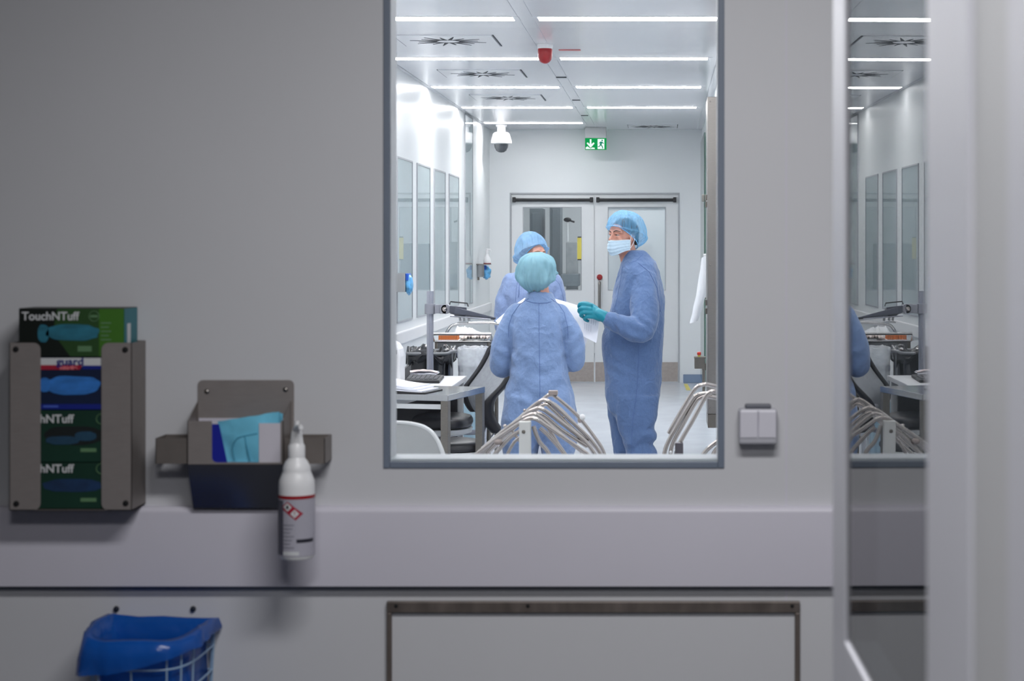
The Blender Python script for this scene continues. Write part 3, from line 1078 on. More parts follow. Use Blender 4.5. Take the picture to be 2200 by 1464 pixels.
    def hair(self, name, m, parent, front=0.075, back=-0.06, grow=1.05):
        N, T = 48, 14
        vs = []
        for j in range(T + 1):
            t = 0.02 + 0.98 * j / T
            for i in range(N):
                az = 2 * pi * i / N
                ca, sa = cos(az), sin(az)
                zr = (front + back) / 2 + (front - back) / 2 * ca
                th = t * pi / 2
                z = zr + (0.127 - zr) * cos(th)
                z = zr + (0.035 + 0.086 * grow - zr) * cos(th)
                kz = max(0.0004, 1 - (max(0.0, z - 0.035) / (0.0865 * grow)) ** 2) ** 0.5
                vs.append(self(0.077 * grow * sa * kz, 0.094 * grow * ca * kz - 0.012, z))
        fs = [(j * N + i, j * N + (i + 1) % N, (j + 1) * N + (i + 1) % N, (j + 1) * N + i) for j in range(T) for i in range(N)]
        fs.append(tuple(range(N)))
        g = G()
        g.add(vs, fs)
        return mk(name, g, m, parent)

    def mask(self, parent, ztop=-0.034, zbot=-0.132, span=84, bulge=0.014):
        def shell(k):
            def fn(a, b):
                az = radians(-span + 2 * span * a)
                ca, sa = cos(az), sin(az)
                b2 = b
                nose = exp(-(az / 0.34) ** 2)
                zt = ztop + 0.004 * nose + 0.012 * abs(sa) ** 2
                zb = zbot + 0.042 * abs(sa) ** 2.0
                z = zt + (zb - zt) * b2
                mid = sin(b2 * pi)
                rl = 0.081 + bulge * 0.5 * mid * (1 - 0.5 * abs(sa))
                rf = 0.100 + bulge * mid + 0.020 * nose * exp(-((b2 - 0.05) / 0.3) ** 2) - 0.012 * max(0, b2 - 0.6) / 0.4
                cr = 0.0022 * sin(b2 * 26 + 1.2 * noise.noise(Vector((a * 5, b * 5, 1)))) * (1 - 0.5 * abs(sa))
                return self((rl + k + cr) * sa, 0.002 + (rf + k + cr) * ca, z)
            return fn
        g = G()
        nu, nv = 40, 24
        fo, fi = shell(0.0015), shell(-0.0005)
        vo = [fo(i / nu, j / nv) for j in range(nv + 1) for i in range(nu + 1)]
        vi = [fi(i / nu, j / nv) for j in range(nv + 1) for i in range(nu + 1)]
        n = len(vo)
        fs = [(j * (nu + 1) + i, j * (nu + 1) + i + 1, (j + 1) * (nu + 1) + i + 1, (j + 1) * (nu + 1) + i) for j in range(nv) for i in range(nu)]
        rim = [i for i in range(nu + 1)] + [j * (nu + 1) + nu for j in range(1, nv + 1)] + [nv * (nu + 1) + i for i in range(nu - 1, -1, -1)] + [j * (nu + 1) for j in range(nv - 1, 0, -1)]
        g.add(vo + vi, fs + [tuple(reversed([i + n for i in f])) for f in fs] + [(rim[k], rim[k] + n, rim[(k + 1) % len(rim)] + n, rim[(k + 1) % len(rim)]) for k in range(len(rim))])
        mm = mk('face_mask', g, M_mask, parent, sharp=70, label='pale blue pleated face mask')
        f2 = shell(0.0032)
        g = G()
        g.tube([f2(i / 40, 0.0) for i in range(41)], 0.0028 * self.s, 6)
        g.tube([f2(0.0, j / 16) for j in range(17)], 0.0024 * self.s, 6)
        g.tube([f2(1.0, j / 16) for j in range(17)], 0.0024 * self.s, 6)
        mk('mask_binding', g, M_mask_edge, mm)
        for a, q in ((0.0, -1), (1.0, 1)):
            g = G()
            g.tube([f2(a, 0.05), self(q * 0.088, 0.004, 0.02), self(q * 0.086, -0.022, 0.012), self(q * 0.086, -0.02, -0.03), f2(a, 0.85)], 0.0016 * self.s, 6, smooth=4)
            mk('ear_loop', g, M_mask_edge, mm)
        return mm


def hand(g, wrist, d, palm_n, side, scale=1.0, curl=0.5):
    """five-fingered hand: d = direction of fingers, palm_n = way the palm faces, side = thumb side"""
    d, palm_n, side = Vector(d).normalized(), Vector(palm_n).normalized(), Vector(side).normalized()
    w = Vector(wrist)
    k = scale
    g.limb([w - d * 0.02, w + d * 0.03 * k, w + d * 0.08 * k], [0.027 * k, 0.03 * k, 0.026 * k], 12, 3)
    for o in (-0.02, 0.02):
        g.limb([w + d * 0.02 * k, w + d * 0.085 * k + side * o * k], [0.02 * k, 0.017 * k], 10, 0)
    for i, (o, ln) in enumerate(((0.03, 0.072), (0.011, 0.08), (-0.009, 0.075), (-0.028, 0.058))):
        p = w + d * (0.092 - 0.004 * abs(i - 1)) * k + side * o * k
        pts = [p]
        a = 0.0
        for seg, fr in enumerate((0.45, 0.3, 0.25)):
            a += curl * (0.8 + 0.5 * seg)
            p = p + (d * cos(a) + palm_n * sin(a)) * ln * fr * k
            pts.append(p)
        g.limb(pts, [0.0100 * k, 0.0096 * k, 0.009 * k, 0.0082 * k], 10, 3)
    b = w + d * 0.03 * k + side * 0.026 * k
    g.limb([b, b + (side * 0.6 + d * 0.6 + palm_n * 0.4) * 0.038 * k, b + (side * 0.55 + d * 1.1 + palm_n * 0.8) * 0.062 * k], [0.015 * k, 0.0115 * k, 0.0095 * k], 10, 3)


def seam(name, bvh, pix, r, parent, m=None):
    pts = drape(bvh, pix, 0.0012)
    if len(pts) > 3:
        g = G()
        g.tube(pts, r, 6)
        mk(name, g, m or M_seamline, parent)


# ============ the man in profile on the right
YM = 12.06
hm = Head(P(1339.5, 509, YM), radians(47), radians(-3), 0.0, 1.02)
man = None
g = G()
hm.add(g)
g.limb([hm(0, -0.018, -0.03), P(1352, 560, YM + 0.01), P(1364, 590, YM + 0.02)], [0.058, 0.06, 0.075], 18, 3)
stack(g, [(585, 1350, 1392, 0.10), (610, 1338, 1408, 0.17), (680, 1322, 1412, 0.17), (760, 1312, 1408, 0.16), (850, 1316, 1404, 0.16)], YM)
limb_px(g, [(1372, 840, YM - 0.09, 0.075), (1370, 920, YM - 0.09, 0.055), (1376, 1000, YM - 0.09, 0.04)])
limb_px(g, [(1345, 840, YM + 0.09, 0.075), (1348, 920, YM + 0.09, 0.055), (1350, 1000, YM + 0.09, 0.04)])
limb_px(g, [(1385, 605, YM - 0.16, 0.055), (1385, 660, YM - 0.24, 0.05), (1378, 708, YM - 0.30, 0.045), (1345, 703, YM - 0.33, 0.04), (1316, 690, YM - 0.34, 0.032)])
limb_px(g, [(1350, 605, YM + 0.16, 0.055), (1335, 665, YM + 0.24, 0.05), (1326, 708, YM + 0.26, 0.045), (1310, 695, YM + 0.1, 0.036), (1302, 684, YM - 0.04, 0.03)])
hand(g, P(1302, 684, YM - 0.04), (-0.9, -0.35, 0.25), (0, -0.3, -1), (0, 1, 0.2), 0.85, 0.6)
for (u, dy) in ((1352, 0.09), (1374, -0.09)):
    a = P(u, 996, YM + dy)
    g.limb([a + Vector((0.02, 0, -0.005)), a + Vector((-0.08, -0.02, -0.012)), a + Vector((-0.17, -0.045, -0.018))], [0.035, 0.036, 0.028], 12, 3)
me = fuse(g, 0.0062, 3)
man = mk('person', None, M_skin, None, mesh=me, origin=P(1360, 1007, YM), sharp=180)
tag(man, 'person standing in profile, blue coverall, face mask and teal gloves, holding printed papers', 'person')
hm.eyes(man, M_hair)
hm.hair('hair', M_hair, man, 0.075, -0.050, 1.08)
hm.cap('bouffant_cap', M_cap_b, man, top=0.176, wide=(0.104, 0.128), front=0.068, back=-0.078, bag=0.026, bag_z=-0.055, pleats=30, seed=2.3, rim=(0.084, 0.103))
hm.mask(man)

g = G()
stack(g, [(541, 1350, 1386, 0.070), (552, 1344, 1397, 0.10), (566, 1337, 1407, 0.15), (585, 1331, 1414, 0.19), (610, 1325, 1420, 0.21),
          (640, 1318, 1425, 0.215), (690, 1306, 1426, 0.205), (725, 1296, 1424, 0.19), (760, 1296, 1422, 0.185), (800, 1299, 1420, 0.18), (850, 1303, 1415, 0.175), (880, 1309, 1409, 0.165), (905, 1335, 1380, 0.08)], YM)
stack(g, [(850, 1318, 1414, 0.10), (900, 1326, 1408, 0.098), (922, 1332, 1403, 0.09), (934, 1336, 1411, 0.093), (944, 1340, 1410, 0.09), (954, 1342, 1401, 0.084), (970, 1345, 1409, 0.088), (985, 1346, 1412, 0.086), (1001, 1346, 1412, 0.085)], YM, -0.09)
stack(g, [(850, 1304, 1392, 0.10), (900, 1310, 1388, 0.095), (945, 1317, 1380, 0.088), (985, 1323, 1384, 0.085), (1001, 1324, 1386, 0.085)], YM, 0.09)
limb_px(g, [(1384, 603, YM - 0.13, 0.085), (1386, 655, YM - 0.22, 0.092), (1379, 706, YM - 0.30, 0.088), (1345, 703, YM - 0.33, 0.07), (1322, 694, YM - 0.34, 0.055), (1309, 687, YM - 0.35, 0.045)])
limb_px(g, [(1350, 605, YM + 0.14, 0.08), (1338, 665, YM + 0.24, 0.085), (1330, 706, YM + 0.26, 0.08), (1318, 700, YM + 0.15, 0.06), (1312, 692, YM + 0.05, 0.048)])
ce = P(1368, 705, YM - 0.36)
cw = P(1325, 697, YM - 0.36)
ck = P(1375, 950, YM - 0.15)
cs = P(1385, 630, YM - 0.25)
folds = [(ce, 0.10, Vector((0.6, 0, 1)).normalized(), 95, 0.008), (cw, 0.07, Vector((1, 0, 0.35)).normalized(), 130, 0.008), (ck, 0.14, Vector((-0.35, 0, 1)).normalized(), 60, 0.009),
         (cs, 0.12, Vector((1, 0, 0.2)).normalized(), 60, 0.006), (P(1330, 770, YM - 0.15), 0.15, Vector((0.5, 0, 1)).normalized(), 70, 0.004)]
me = fuse(g, 0.0092, 4, wrinkle(0.0125, folds, 0.5, 1.0))
gm = mk('coverall', None, M_gown_man, man, mesh=me, sharp=180, label='blue hooded-neck cleanroom coverall')
bv = bvh_of(me, wpos(gm))
seam('side_seam', bv, [(1372, 742), (1371, 800), (1367, 850), (1360, 900), (1357, 945), (1358, 984)], 0.0011, gm)
seam('placket_edge', bv, [(1338, 572), (1333, 605), (1327, 640), (1318, 672)], 0.0011, gm)
seam('collar_edge', bv, [(1344, 553), (1352, 566), (1368, 560), (1382, 546)], 0.0011, gm)
seam('raglan_seam', bv, [(1372, 566), (1395, 585), (1412, 620), (1419, 670)], 0.0018, gm)

def overshoe(parent, a, d):
    g = G()
    g.limb([a - d * 0.02 + Vector((0, 0, 0.008)), a + d * 0.08 + Vector((0, 0, 0.0)), a + d * 0.175 + Vector((0, 0, -0.006))], [0.042, 0.043, 0.036], 14, 3)
    for i, p in enumerate(g.v):
        if p.z < 0.002:
            p.z = 0.002
    mk('overshoe', g, M_overshoe, parent, label='white overshoe')
for (u, dy) in ((1352, 0.09), (1374, -0.09)):
    overshoe(man, P(u, 996, YM + dy), Vector((-0.97, -0.25, 0)))

# gloved hand, pinching the papers
YH = YM - 0.34
g = G()
def hp(u, v, dy): return P(u, v, YH + dy)
g.limb([hp(1318, 692, 0.0), hp(1300, 682, -0.005), hp(1286, 674, -0.005)], [0.046, 0.040, 0.034], 16, 3)
for (v0, v1, dy) in ((676, 660, 0.012), (678, 667, -0.008), (682, 675, -0.012)):
    g.limb([hp(1290, v0, 0), hp(1266, v1, dy)], [0.030, 0.021], 12, 0)
g.limb([hp(1268, 657, -0.005), hp(1250, 653, -0.018), hp(1244, 658, 0.0), hp(1248, 664, 0.018)], [0.0165, 0.0145, 0.013, 0.012], 12, 3)
g.limb([hp(1267, 665, -0.02), hp(1249, 663, -0.034), hp(1244, 669, -0.018), hp(1250, 674, 0.004)], [0.016, 0.0145, 0.013, 0.012], 12, 3)
g.limb([hp(1269, 673, -0.024), hp(1253, 672, -0.036), hp(1248, 678, -0.02), hp(1255, 682, 0.002)], [0.0155, 0.014, 0.0125, 0.0115], 12, 3)
g.limb([hp(1274, 681, -0.018), hp(1261, 681, -0.028), hp(1256, 686, -0.014), hp(1263, 690, 0.004)], [0.014, 0.0125, 0.0115, 0.0105], 12, 3)
g.limb([hp(1286, 668, 0.022), hp(1268, 655, 0.036), hp(1252, 652, 0.026), hp(1245, 654, 0.014)], [0.019, 0.0155, 0.0135, 0.012], 12, 3)
me = fuse(g, 0.0042, 3, wrinkle(0.0008, [(hp(1305, 684, -0.04), 0.05, Vector((1, 0, 0.4)).normalized(), 160, 0.0022)], 0.8, 5.0, 0.0004))
mk('glove', None, M_glove, man, mesh=me, sharp=180, label='teal rubber glove')

# ============ the person seen from behind
YW = 10.2
hw = Head(P(1157, 592, YW + 0.02), radians(193), radians(-12), radians(-6), 0.95)
g = G()
hw.add(g)
g.limb([hw(0, -0.02, -0.03), P(1160, 628, YW), P(1158, 655, YW)], [0.055, 0.054, 0.07], 16, 3)
stack(g, [(648, 1136, 1182, 0.07), (670, 1112, 1204, 0.10), (720, 1108, 1206, 0.11), (800, 1108, 1210, 0.11), (900, 1104, 1216, 0.13)], YW)
limb_px(g, [(1122, 890, YW, 0.085), (1118, 960, YW, 0.055), (1116, 1084, YW, 0.038)])
limb_px(g, [(1196, 890, YW, 0.085), (1197, 960, YW, 0.055), (1197, 1084, YW, 0.038)])
limb_px(g, [(1112, 676, YW, 0.045), (1088, 725, YW - 0.01, 0.042), (1082, 780, YW, 0.038), (1098, 766, YW + 0.16, 0.034), (1118, 750, YW + 0.26, 0.027)])
limb_px(g, [(1202, 676, YW, 0.045), (1224, 725, YW - 0.01, 0.042), (1229, 770, YW, 0.038), (1218, 752, YW + 0.16, 0.034), (1204, 735, YW + 0.26, 0.027)])
hand(g, P(1118, 750, YW + 0.26), (0.35, 1, 0.25), (1, -0.2, 0), (0, 0, 1), 0.8, 0.5)
hand(g, P(1204, 735, YW + 0.26), (-0.35, 1, 0.25), (-1, -0.2, 0), (0, 0, 1), 0.8, 0.5)
for u in (1116, 1197):
    a = P(u, 1084, YW)
    g.limb([a + Vector((0, -0.03, 0.0)), a + Vector((0, 0.06, -0.008)), a + Vector((0, 0.15, -0.012))], [0.033, 0.034, 0.026], 12, 3)
me = fuse(g, 0.0066, 3)
wo = mk('person', None, M_skin, None, mesh=me, origin=P(1158, 1094, YW), sharp=180)
tag(wo, 'person seen from behind in pale blue coverall and teal bouffant cap', 'person')
for u in (1116, 1197):
    overshoe(wo, P(u, 1084, YW), Vector((0, 1, 0)))
hw.hair('hair', M_hair2, wo, 0.06, -0.07, 1.04)
hw.eyes(wo, M_hair2)
hw.cap('bouffant_cap', M_cap_w, wo, top=0.142, wide=(0.103, 0.112), front=0.045, back=-0.112, bag=0.012, bag_z=-0.02, pleats=20, seed=5.1, lean=0.015, rim=(0.076, 0.088), soft=0.012)

g = G()
stack(g, [(629, 1133, 1186, 0.066), (640, 1131, 1189, 0.076), (650, 1124, 1195, 0.088), (662, 1110, 1206, 0.10), (682, 1100, 1214, 0.12), (720, 1100, 1213, 0.135),
          (760, 1101, 1214, 0.14), (800, 1098, 1219, 0.148), (850, 1086, 1231, 0.165), (890, 1081, 1237, 0.175), (915, 1082, 1236, 0.165), (945, 1115, 1204, 0.07)], YW)
stack(g, [(850, 1088, 1165, 0.15), (900, 1078, 1162, 0.165), (940, 1078, 1158, 0.14), (985, 1083, 1150, 0.115), (1084, 1092, 1142, 0.10)], YW)
stack(g, [(850, 1155, 1229, 0.15), (900, 1158, 1239, 0.165), (940, 1163, 1240, 0.14), (985, 1168, 1228, 0.115), (1084, 1174, 1220, 0.10)], YW)
limb_px(g, [(1112, 674, YW, 0.058), (1086, 718, YW - 0.01, 0.060), (1076, 768, YW - 0.01, 0.057), (1079, 790, YW + 0.03, 0.055), (1098, 770, YW + 0.16, 0.054), (1114, 752, YW + 0.24, 0.042)])
limb_px(g, [(1203, 674, YW, 0.058), (1226, 714, YW - 0.01, 0.060), (1234, 756, YW - 0.01, 0.055), (1231, 780, YW + 0.03, 0.053), (1218, 758, YW + 0.16, 0.054), (1207, 738, YW + 0.24, 0.042)])
folds = [(P(1090, 770, YW - 0.06), 0.09, Vector((0.8, 0, 1)).normalized(), 85, 0.007), (P(1225, 745, YW - 0.06), 0.09, Vector((-0.8, 0, 1)).normalized(), 85, 0.007),
         (P(1130, 830, YW - 0.14), 0.16, Vector((0.55, 0, 1)).normalized(), 55, 0.006), (P(1190, 830, YW - 0.14), 0.16, Vector((-0.55, 0, 1)).normalized(), 55, 0.006),
         (P(1105, 700, YW - 0.1), 0.09, Vector((1, 0, -0.3)).normalized(), 60, 0.005), (P(1212, 700, YW - 0.1), 0.09, Vector((1, 0, 0.3)).normalized(), 60, 0.005)]
me = fuse(g, 0.0088, 4, wrinkle(0.0105, folds, 0.45, 3.0))
gw_ = mk('coverall', None, M_gown_woman, wo, mesh=me, sharp=180)
bv = bvh_of(me, wpos(gw_))
seam('back_seam', bv, [(1158, 652), (1158, 700), (1159, 760), (1160, 820), (1160, 880)], 0.0012, gw_)
seam('raglan_seam', bv, [(1136, 642), (1116, 655), (1101, 676), (1093, 700), (1092, 725)], 0.0012, gw_)
seam('raglan_seam', bv, [(1183, 642), (1200, 654), (1212, 672), (1219, 700), (1221, 728)], 0.0012, gw_)
seam('collar_seam', bv, [(1131, 647), (1145, 651), (1160, 652), (1176, 651), (1190, 647)], 0.0018, gw_)

# ============ the third person, facing the viewer behind her
YT = 12.95
ht = Head(P(1147, 556, YT), radians(-42), radians(-14), 0.0, 1.0)
g = G()
ht.add(g)
g.limb([ht(0, -0.018, -0.03), P(1144, 585, YT), P(1143, 610, YT)], [0.057, 0.058, 0.075], 16, 3)
stack(g, [(600, 1115, 1172, 0.08), (620, 1096, 1190, 0.12), (700, 1092, 1192, 0.13), (800, 1095, 1192, 0.13)], YT)
limb_px(g, [(1122, 790, YT, 0.08), (1124, 880, YT, 0.055), (1124, 966, YT, 0.04)])
limb_px(g, [(1166, 790, YT, 0.08), (1166, 880, YT, 0.055), (1166, 966, YT, 0.04)])
limb_px(g, [(1098, 612, YT, 0.048), (1084, 660, YT - 0.02, 0.045), (1086, 706, YT - 0.06, 0.042), (1100, 700, YT - 0.25, 0.036), (1112, 688, YT - 0.4, 0.028)])
limb_px(g, [(1190, 612, YT, 0.048), (1199, 660, YT - 0.02, 0.045), (1199, 706, YT - 0.06, 0.042), (1190, 700, YT - 0.25, 0.036), (1180, 690, YT - 0.4, 0.028)])
hand(g, P(1112, 688, YT - 0.4), (0.4, -1, 0.1), (0, 0.2, -1), (1, 0.3, 0), 0.85, 0.5)
hand(g, P(1180, 690, YT - 0.4), (-0.4, -1, 0.1), (0, 0.2, -1), (-1, 0.3, 0), 0.85, 0.5)
for u in (1124, 1166):
    a = P(u, 966, YT)
    g.limb([a + Vector((0, 0.03, 0.0)), a + Vector((0, -0.06, -0.008)), a + Vector((0, -0.15, -0.012))], [0.034, 0.035, 0.027], 12, 3)
me = fuse(g, 0.0066, 3)
th = mk('person', None, M_skin, None, mesh=me, origin=P(1145, 974, YT), sharp=180)
tag(th, 'person facing this way, mostly hidden behind the one seen from behind', 'person')
ht.eyes(th, M_hair2)
for u in (1124, 1166):
    overshoe(th, P(u, 966, YT), Vector((0, -1, 0)))
ht.hair('hair', M_hair2, th, 0.075, -0.06, 1.05)
ht.cap('bouffant_cap', M_cap_t, th, top=0.205, wide=(0.108, 0.118), front=0.086, back=-0.07, bag=0.015, bag_z=-0.03, pleats=26, seed=8.2, rim=(0.084, 0.102))
ht.mask(th)
g = G()
stack(g, [(577, 1122, 1166, 0.07), (588, 1106, 1182, 0.095), (604, 1090, 1196, 0.125), (630, 1083, 1201, 0.15), (680, 1081, 1203, 0.155), (760, 1080, 1206, 0.16), (830, 1080, 1208, 0.17)], YT)
stack(g, [(800, 1082, 1150, 0.14), (880, 1090, 1150, 0.11), (966, 1098, 1146, 0.09)], YT)
stack(g, [(800, 1140, 1208, 0.14), (880, 1140, 1200, 0.11), (966, 1144, 1192, 0.09)], YT)
limb_px(g, [(1098, 608, YT, 0.066), (1084, 652, YT - 0.02, 0.068), (1084, 702, YT - 0.06, 0.066), (1098, 702, YT - 0.23, 0.055), (1109, 691, YT - 0.36, 0.042)])
limb_px(g, [(1188, 608, YT, 0.066), (1197, 652, YT - 0.02, 0.064), (1198, 702, YT - 0.06, 0.064), (1191, 702, YT - 0.23, 0.055), (1182, 692, YT - 0.36, 0.042)])
folds = [(P(1088, 640, YT - 0.06), 0.1, Vector((1, 0, 0.35)).normalized(), 75, 0.007), (P(1196, 640, YT - 0.06), 0.09, Vector((1, 0, -0.3)).normalized(), 75, 0.006)]
me = fuse(g, 0.011, 5, wrinkle(0.0105, folds, 0.4, 7.0))
gt = mk('coverall', None, M_gown_third, th, mesh=me, sharp=180)
bv = bvh_of(me, wpos(gt))
seam('raglan_seam', bv, [(1121, 588), (1112, 604), (1109, 625), (1107, 650)], 0.0011, gt)
seam('raglan_seam', bv, [(1188, 596), (1201, 610), (1208, 630), (1211, 650)], 0.0011, gt)
seam('placket_edge', bv, [(1118, 582), (1116, 612), (1114, 640)], 0.002, gt)

# ============ papers
def sheet(name, q, bend, label, print_rows=None, cat='paper'):
    """q: four corners as (u, v, y); bend: curl out of plane in metres"""
    c = [P(*p) for p in q]
    nrm = (c[1] - c[0]).cross(c[3] - c[0]).normalized()
    if nrm.y > 0:
        nrm = -nrm

    def fn(a, b, lift=0.0):
        p = c[0].lerp(c[1], a).lerp(c[3].lerp(c[2], a), b)
        return p + nrm * (bend * sin(a * pi) * (0.4 + 0.6 * b) + 0.35 * bend * sin(b * pi * 1.3 + a) + lift)
    g = G()
    g.grid(fn, 14, 14, thick=tuple(-nrm * 0.0012))
    o = tag(mk(name, g, M_paper, sharp=70), label, cat, 'printed sheets between the three people')
    if print_rows:
        g = G()
        for (a0, a1, b0, b1) in print_rows:
            g.grid(lambda a, b, A0=a0, A1=a1, B0=b0, B1=b1: fn(A0 + (A1 - A0) * a, B0 + (B1 - B0) * b, 0.0009), 6, 3)
        mk('print', g, M_ink, o, label='rows of grey print')
    return o

sheet('paper_sheet', [(1064, 690, 12.45), (1128, 641, 12.55), (1168, 668, 12.3), (1104, 722, 12.2)], 0.012, 'white sheet showing past the left shoulder of the person seen from behind')
rows_ = [(0.40, 0.58, 0.10 + 0.035 * k, 0.115 + 0.035 * k) for k in range(4)]
sheet('paper_sheet', [(1186, 640, 12.35), (1262, 663, 12.05), (1268, 712, 11.95), (1196, 700, 12.2)], 0.014, 'white sheet sloping from the shoulder to the teal glove', rows_)
rows_ = [(0.62 + 0.06 * (k % 6), 0.63 + 0.06 * (k % 6), 0.15 + 0.3 * (k // 6), 0.40 + 0.3 * (k // 6)) for k in range(10)]
sheet('paper_sheet', [(1213, 652, 11.95), (1290, 680, 11.78), (1280, 737, 11.76), (1222, 705, 11.9)], 0.02, 'printed sheet hanging below the teal glove, in front of the others', rows_)
sheet('paper_sheet', [(1228, 690, 12.28), (1266, 712, 12.22), (1257, 743, 12.2), (1238, 724, 12.26)], 0.012, 'folded sheet corner poking out below the printed sheet')
# ------------------------------------------------------------------ furniture inside the clean room
def V(x, y, z): return Vector((x, y, z))

# ---- stainless table, near corner at lower left, turned a little
tz = 0.75
c0 = P(963, 850, 9.1)                       # near right corner of the top
ex_ = Vector((0.24, 0.97, 0)).normalized()  # towards the back
ey_ = Vector((-0.97, 0.24, 0)).normalized() # towards the left
TD, TW = 0.56, 0.80
def tp(a, b, z): return Vector((c0.x, c0.y, 0)) + ex_ * a + ey_ * b + Vector((0, 0, z))
tb = thing('steel_table', 'stainless steel table with square legs in front of the white desk', 'table', tp(TD / 2, TW / 2, 0))
def slab(g, a0, a1, b0, b1, z0, z1):
    g.hexa([tp(a0, b0, z0), tp(a1, b0, z0), tp(a1, b1, z0), tp(a0, b1, z0)], [tp(a0, b0, z1), tp(a1, b0, z1), tp(a1, b1, z1), tp(a0, b1, z1)])
g = G(); slab(g, 0, TD, 0, TW, tz - 0.032, tz)
mk('tabletop', g, M_steel_h, tb, smooth=False, bevel=0.003)
for (a, b) in ((0.0, 0.0), (TD - 0.04, 0.0), (0.0, TW - 0.04), (TD - 0.04, TW - 0.04)):
    g = G(); slab(g, a, a + 0.04, b + 0.002, b + 0.042, 0.0, tz - 0.032)
    mk('leg', g, M_steel_d, tb, smooth=False, bevel=0.002)
g = G(); slab(g, 0.01, 0.03, 0.042, TW - 0.04, tz - 0.075, tz - 0.05)
mk('apron_rail', g, M_lgrey, tb, smooth=False)

# papers and dark folder on the steel table
q = tp(0.08, 0.10, tz)
fo = thing('folder', 'dark folder under white papers on the steel table', 'folder', tp(0.2, 0.3, tz))
g = G(); slab(g, 0.04, 0.30, 0.145, 0.46, tz, tz + 0.006)
mk('cover', g, M_dark, fo, smooth=False, bevel=0.002)
st = thing('paper_stack', 'stack of white papers on the dark folder', 'papers', tp(0.2, 0.3, tz + 0.006))
for k in range(3):
    g = G()
    z0 = tz + 0.0065 + 0.009 * k
    def sh(a, b, k=k, z0=z0):
        return tp(0.05 + 0.24 * b + 0.01 * k, 0.165 + 0.03 * k + 0.28 * a, z0 + 0.018 * (a ** 1.5) * (k + 1) * 0.8)
    g.grid(sh, 10, 4, thick=(0, 0, 0.007))
    mk('sheet', g, M_paper, st, sharp=60)

# ---- white desk behind it
dk = thing('desk', 'white desk behind the steel table carrying a laptop', 'desk', V(-1.5, 10.45, 0))
dx1 = P(1003, 808, 10.86).x
g = G(); g.box(XL + 0.03, dx1, 9.95, 10.86, 0.69, 0.72)
mk('desktop', g, M_white, dk, smooth=False, bevel=0.004)
for (x, y) in ((XL + 0.06, 10.0), (XL + 0.06, 10.78), (dx1 - 0.06, 10.78)):
    g = G(); g.box(x, x + 0.045, y, y + 0.045, 0, 0.69)
    mk('leg', g, M_lgrey, dk, smooth=False, bevel=0.003)
g = G(); g.hexa([V(XL + 0.06, 10.1, 0.50), V(-1.36, 10.3, 0.64), V(-1.36, 10.36, 0.64), V(XL + 0.06, 10.16, 0.50)],
                [V(XL + 0.06, 10.1, 0.56), V(-1.36, 10.3, 0.69), V(-1.36, 10.36, 0.69), V(XL + 0.06, 10.16, 0.56)])
mk('support_arm', g, M_lgrey, dk, smooth=False)
g = G(); g.box(XL + 0.05, -1.25, 10.7, 10.74, 0.35, 0.66)
mk('modesty_panel', g, M_black_lea, dk, smooth=False, label='dark panel under the desk')

# laptop on the desk, opened, its screen at the left end
lp = thing('laptop', 'black open laptop on the white desk', 'laptop', P(905, 820, 10.3))
def lpt(u, v, z=0.72):
    y = F_PX * (EYE - z) / (v - PV)
    return V((u - PU) * y / F_PX, y, z)
a, b, c, d = lpt(866, 824), lpt(944, 824.5), lpt(954, 812.5), lpt(878, 811)
g = G(); g.hexa([a, b, c, d], [p + V(0, 0, 0.018) for p in (a, b, c, d)])
mk('base', g, M_dark, lp, smooth=False, bevel=0.003)
g = G()
for k in range(7):
    t0, t1 = 0.06 + k * 0.125, 0.06 + k * 0.125 + 0.10
    for r in range(4):
        s0, s1 = 0.16 + r * 0.18, 0.16 + r * 0.18 + 0.15
        pts = [a.lerp(b, t).lerp(d.lerp(c, t), s_) + V(0, 0, 0.0185) for (t, s_) in ((t0, s0), (t1, s0), (t1, s1), (t0, s1))]
        g.hexa(pts, [p + V(0, 0, 0.003) for p in pts])
mk('keyboard', g, mat('key_grey', (74, 74, 80), rough=0.5), lp, smooth=False)
g = G()
e1 = V(-0.012, 0.02, 0.075)
g.hexa([a, a + V(0.012, 0, 0), d + V(0.012, 0, 0), d], [a + e1, a + e1 + V(0.012, 0, 0), d + e1 + V(0.012, 0, 0), d + e1])
mk('screen', g, M_dark, lp, smooth=False, bevel=0.002)

pp = thing('paper_pile', 'loose crumpled white papers behind the laptop on the desk', 'papers', lpt(910, 808))
for k in range(3):
    g = G()
    A, B, C, D = lpt(872 + 3 * k, 810.6 - 0.4 * k, 0.721), lpt(938 + 3 * k, 810.6 - 0.4 * k, 0.721), lpt(945 - 6 * k, 807.8, 0.721), lpt(880 - k, 807.8, 0.721)
    def sh(s_, t_, k=k):
        p = A.lerp(B, s_).lerp(D.lerp(C, s_), t_)
        return p + V(0, 0, 0.018 + 0.006 * k + 0.012 * noise.noise(V(s_ * 3 + k, t_ * 3, k)) + 0.012 * sin(s_ * 3.1) * (k == 1))
    g.grid(sh, 14, 6, thick=(0, 0, 0.0015))
    mk('sheet', g, M_paper if k != 1 else mat('paper_pinkish', (238, 220, 216), rough=0.7), pp, sharp=60)
g = G(); p0 = lpt(908, 809, 0.72); g.box(p0.x - 0.08, p0.x + 0.08, 10.775, 10.85, 0.72, 0.742)
mk('pad', g, M_paper, pp, smooth=False)

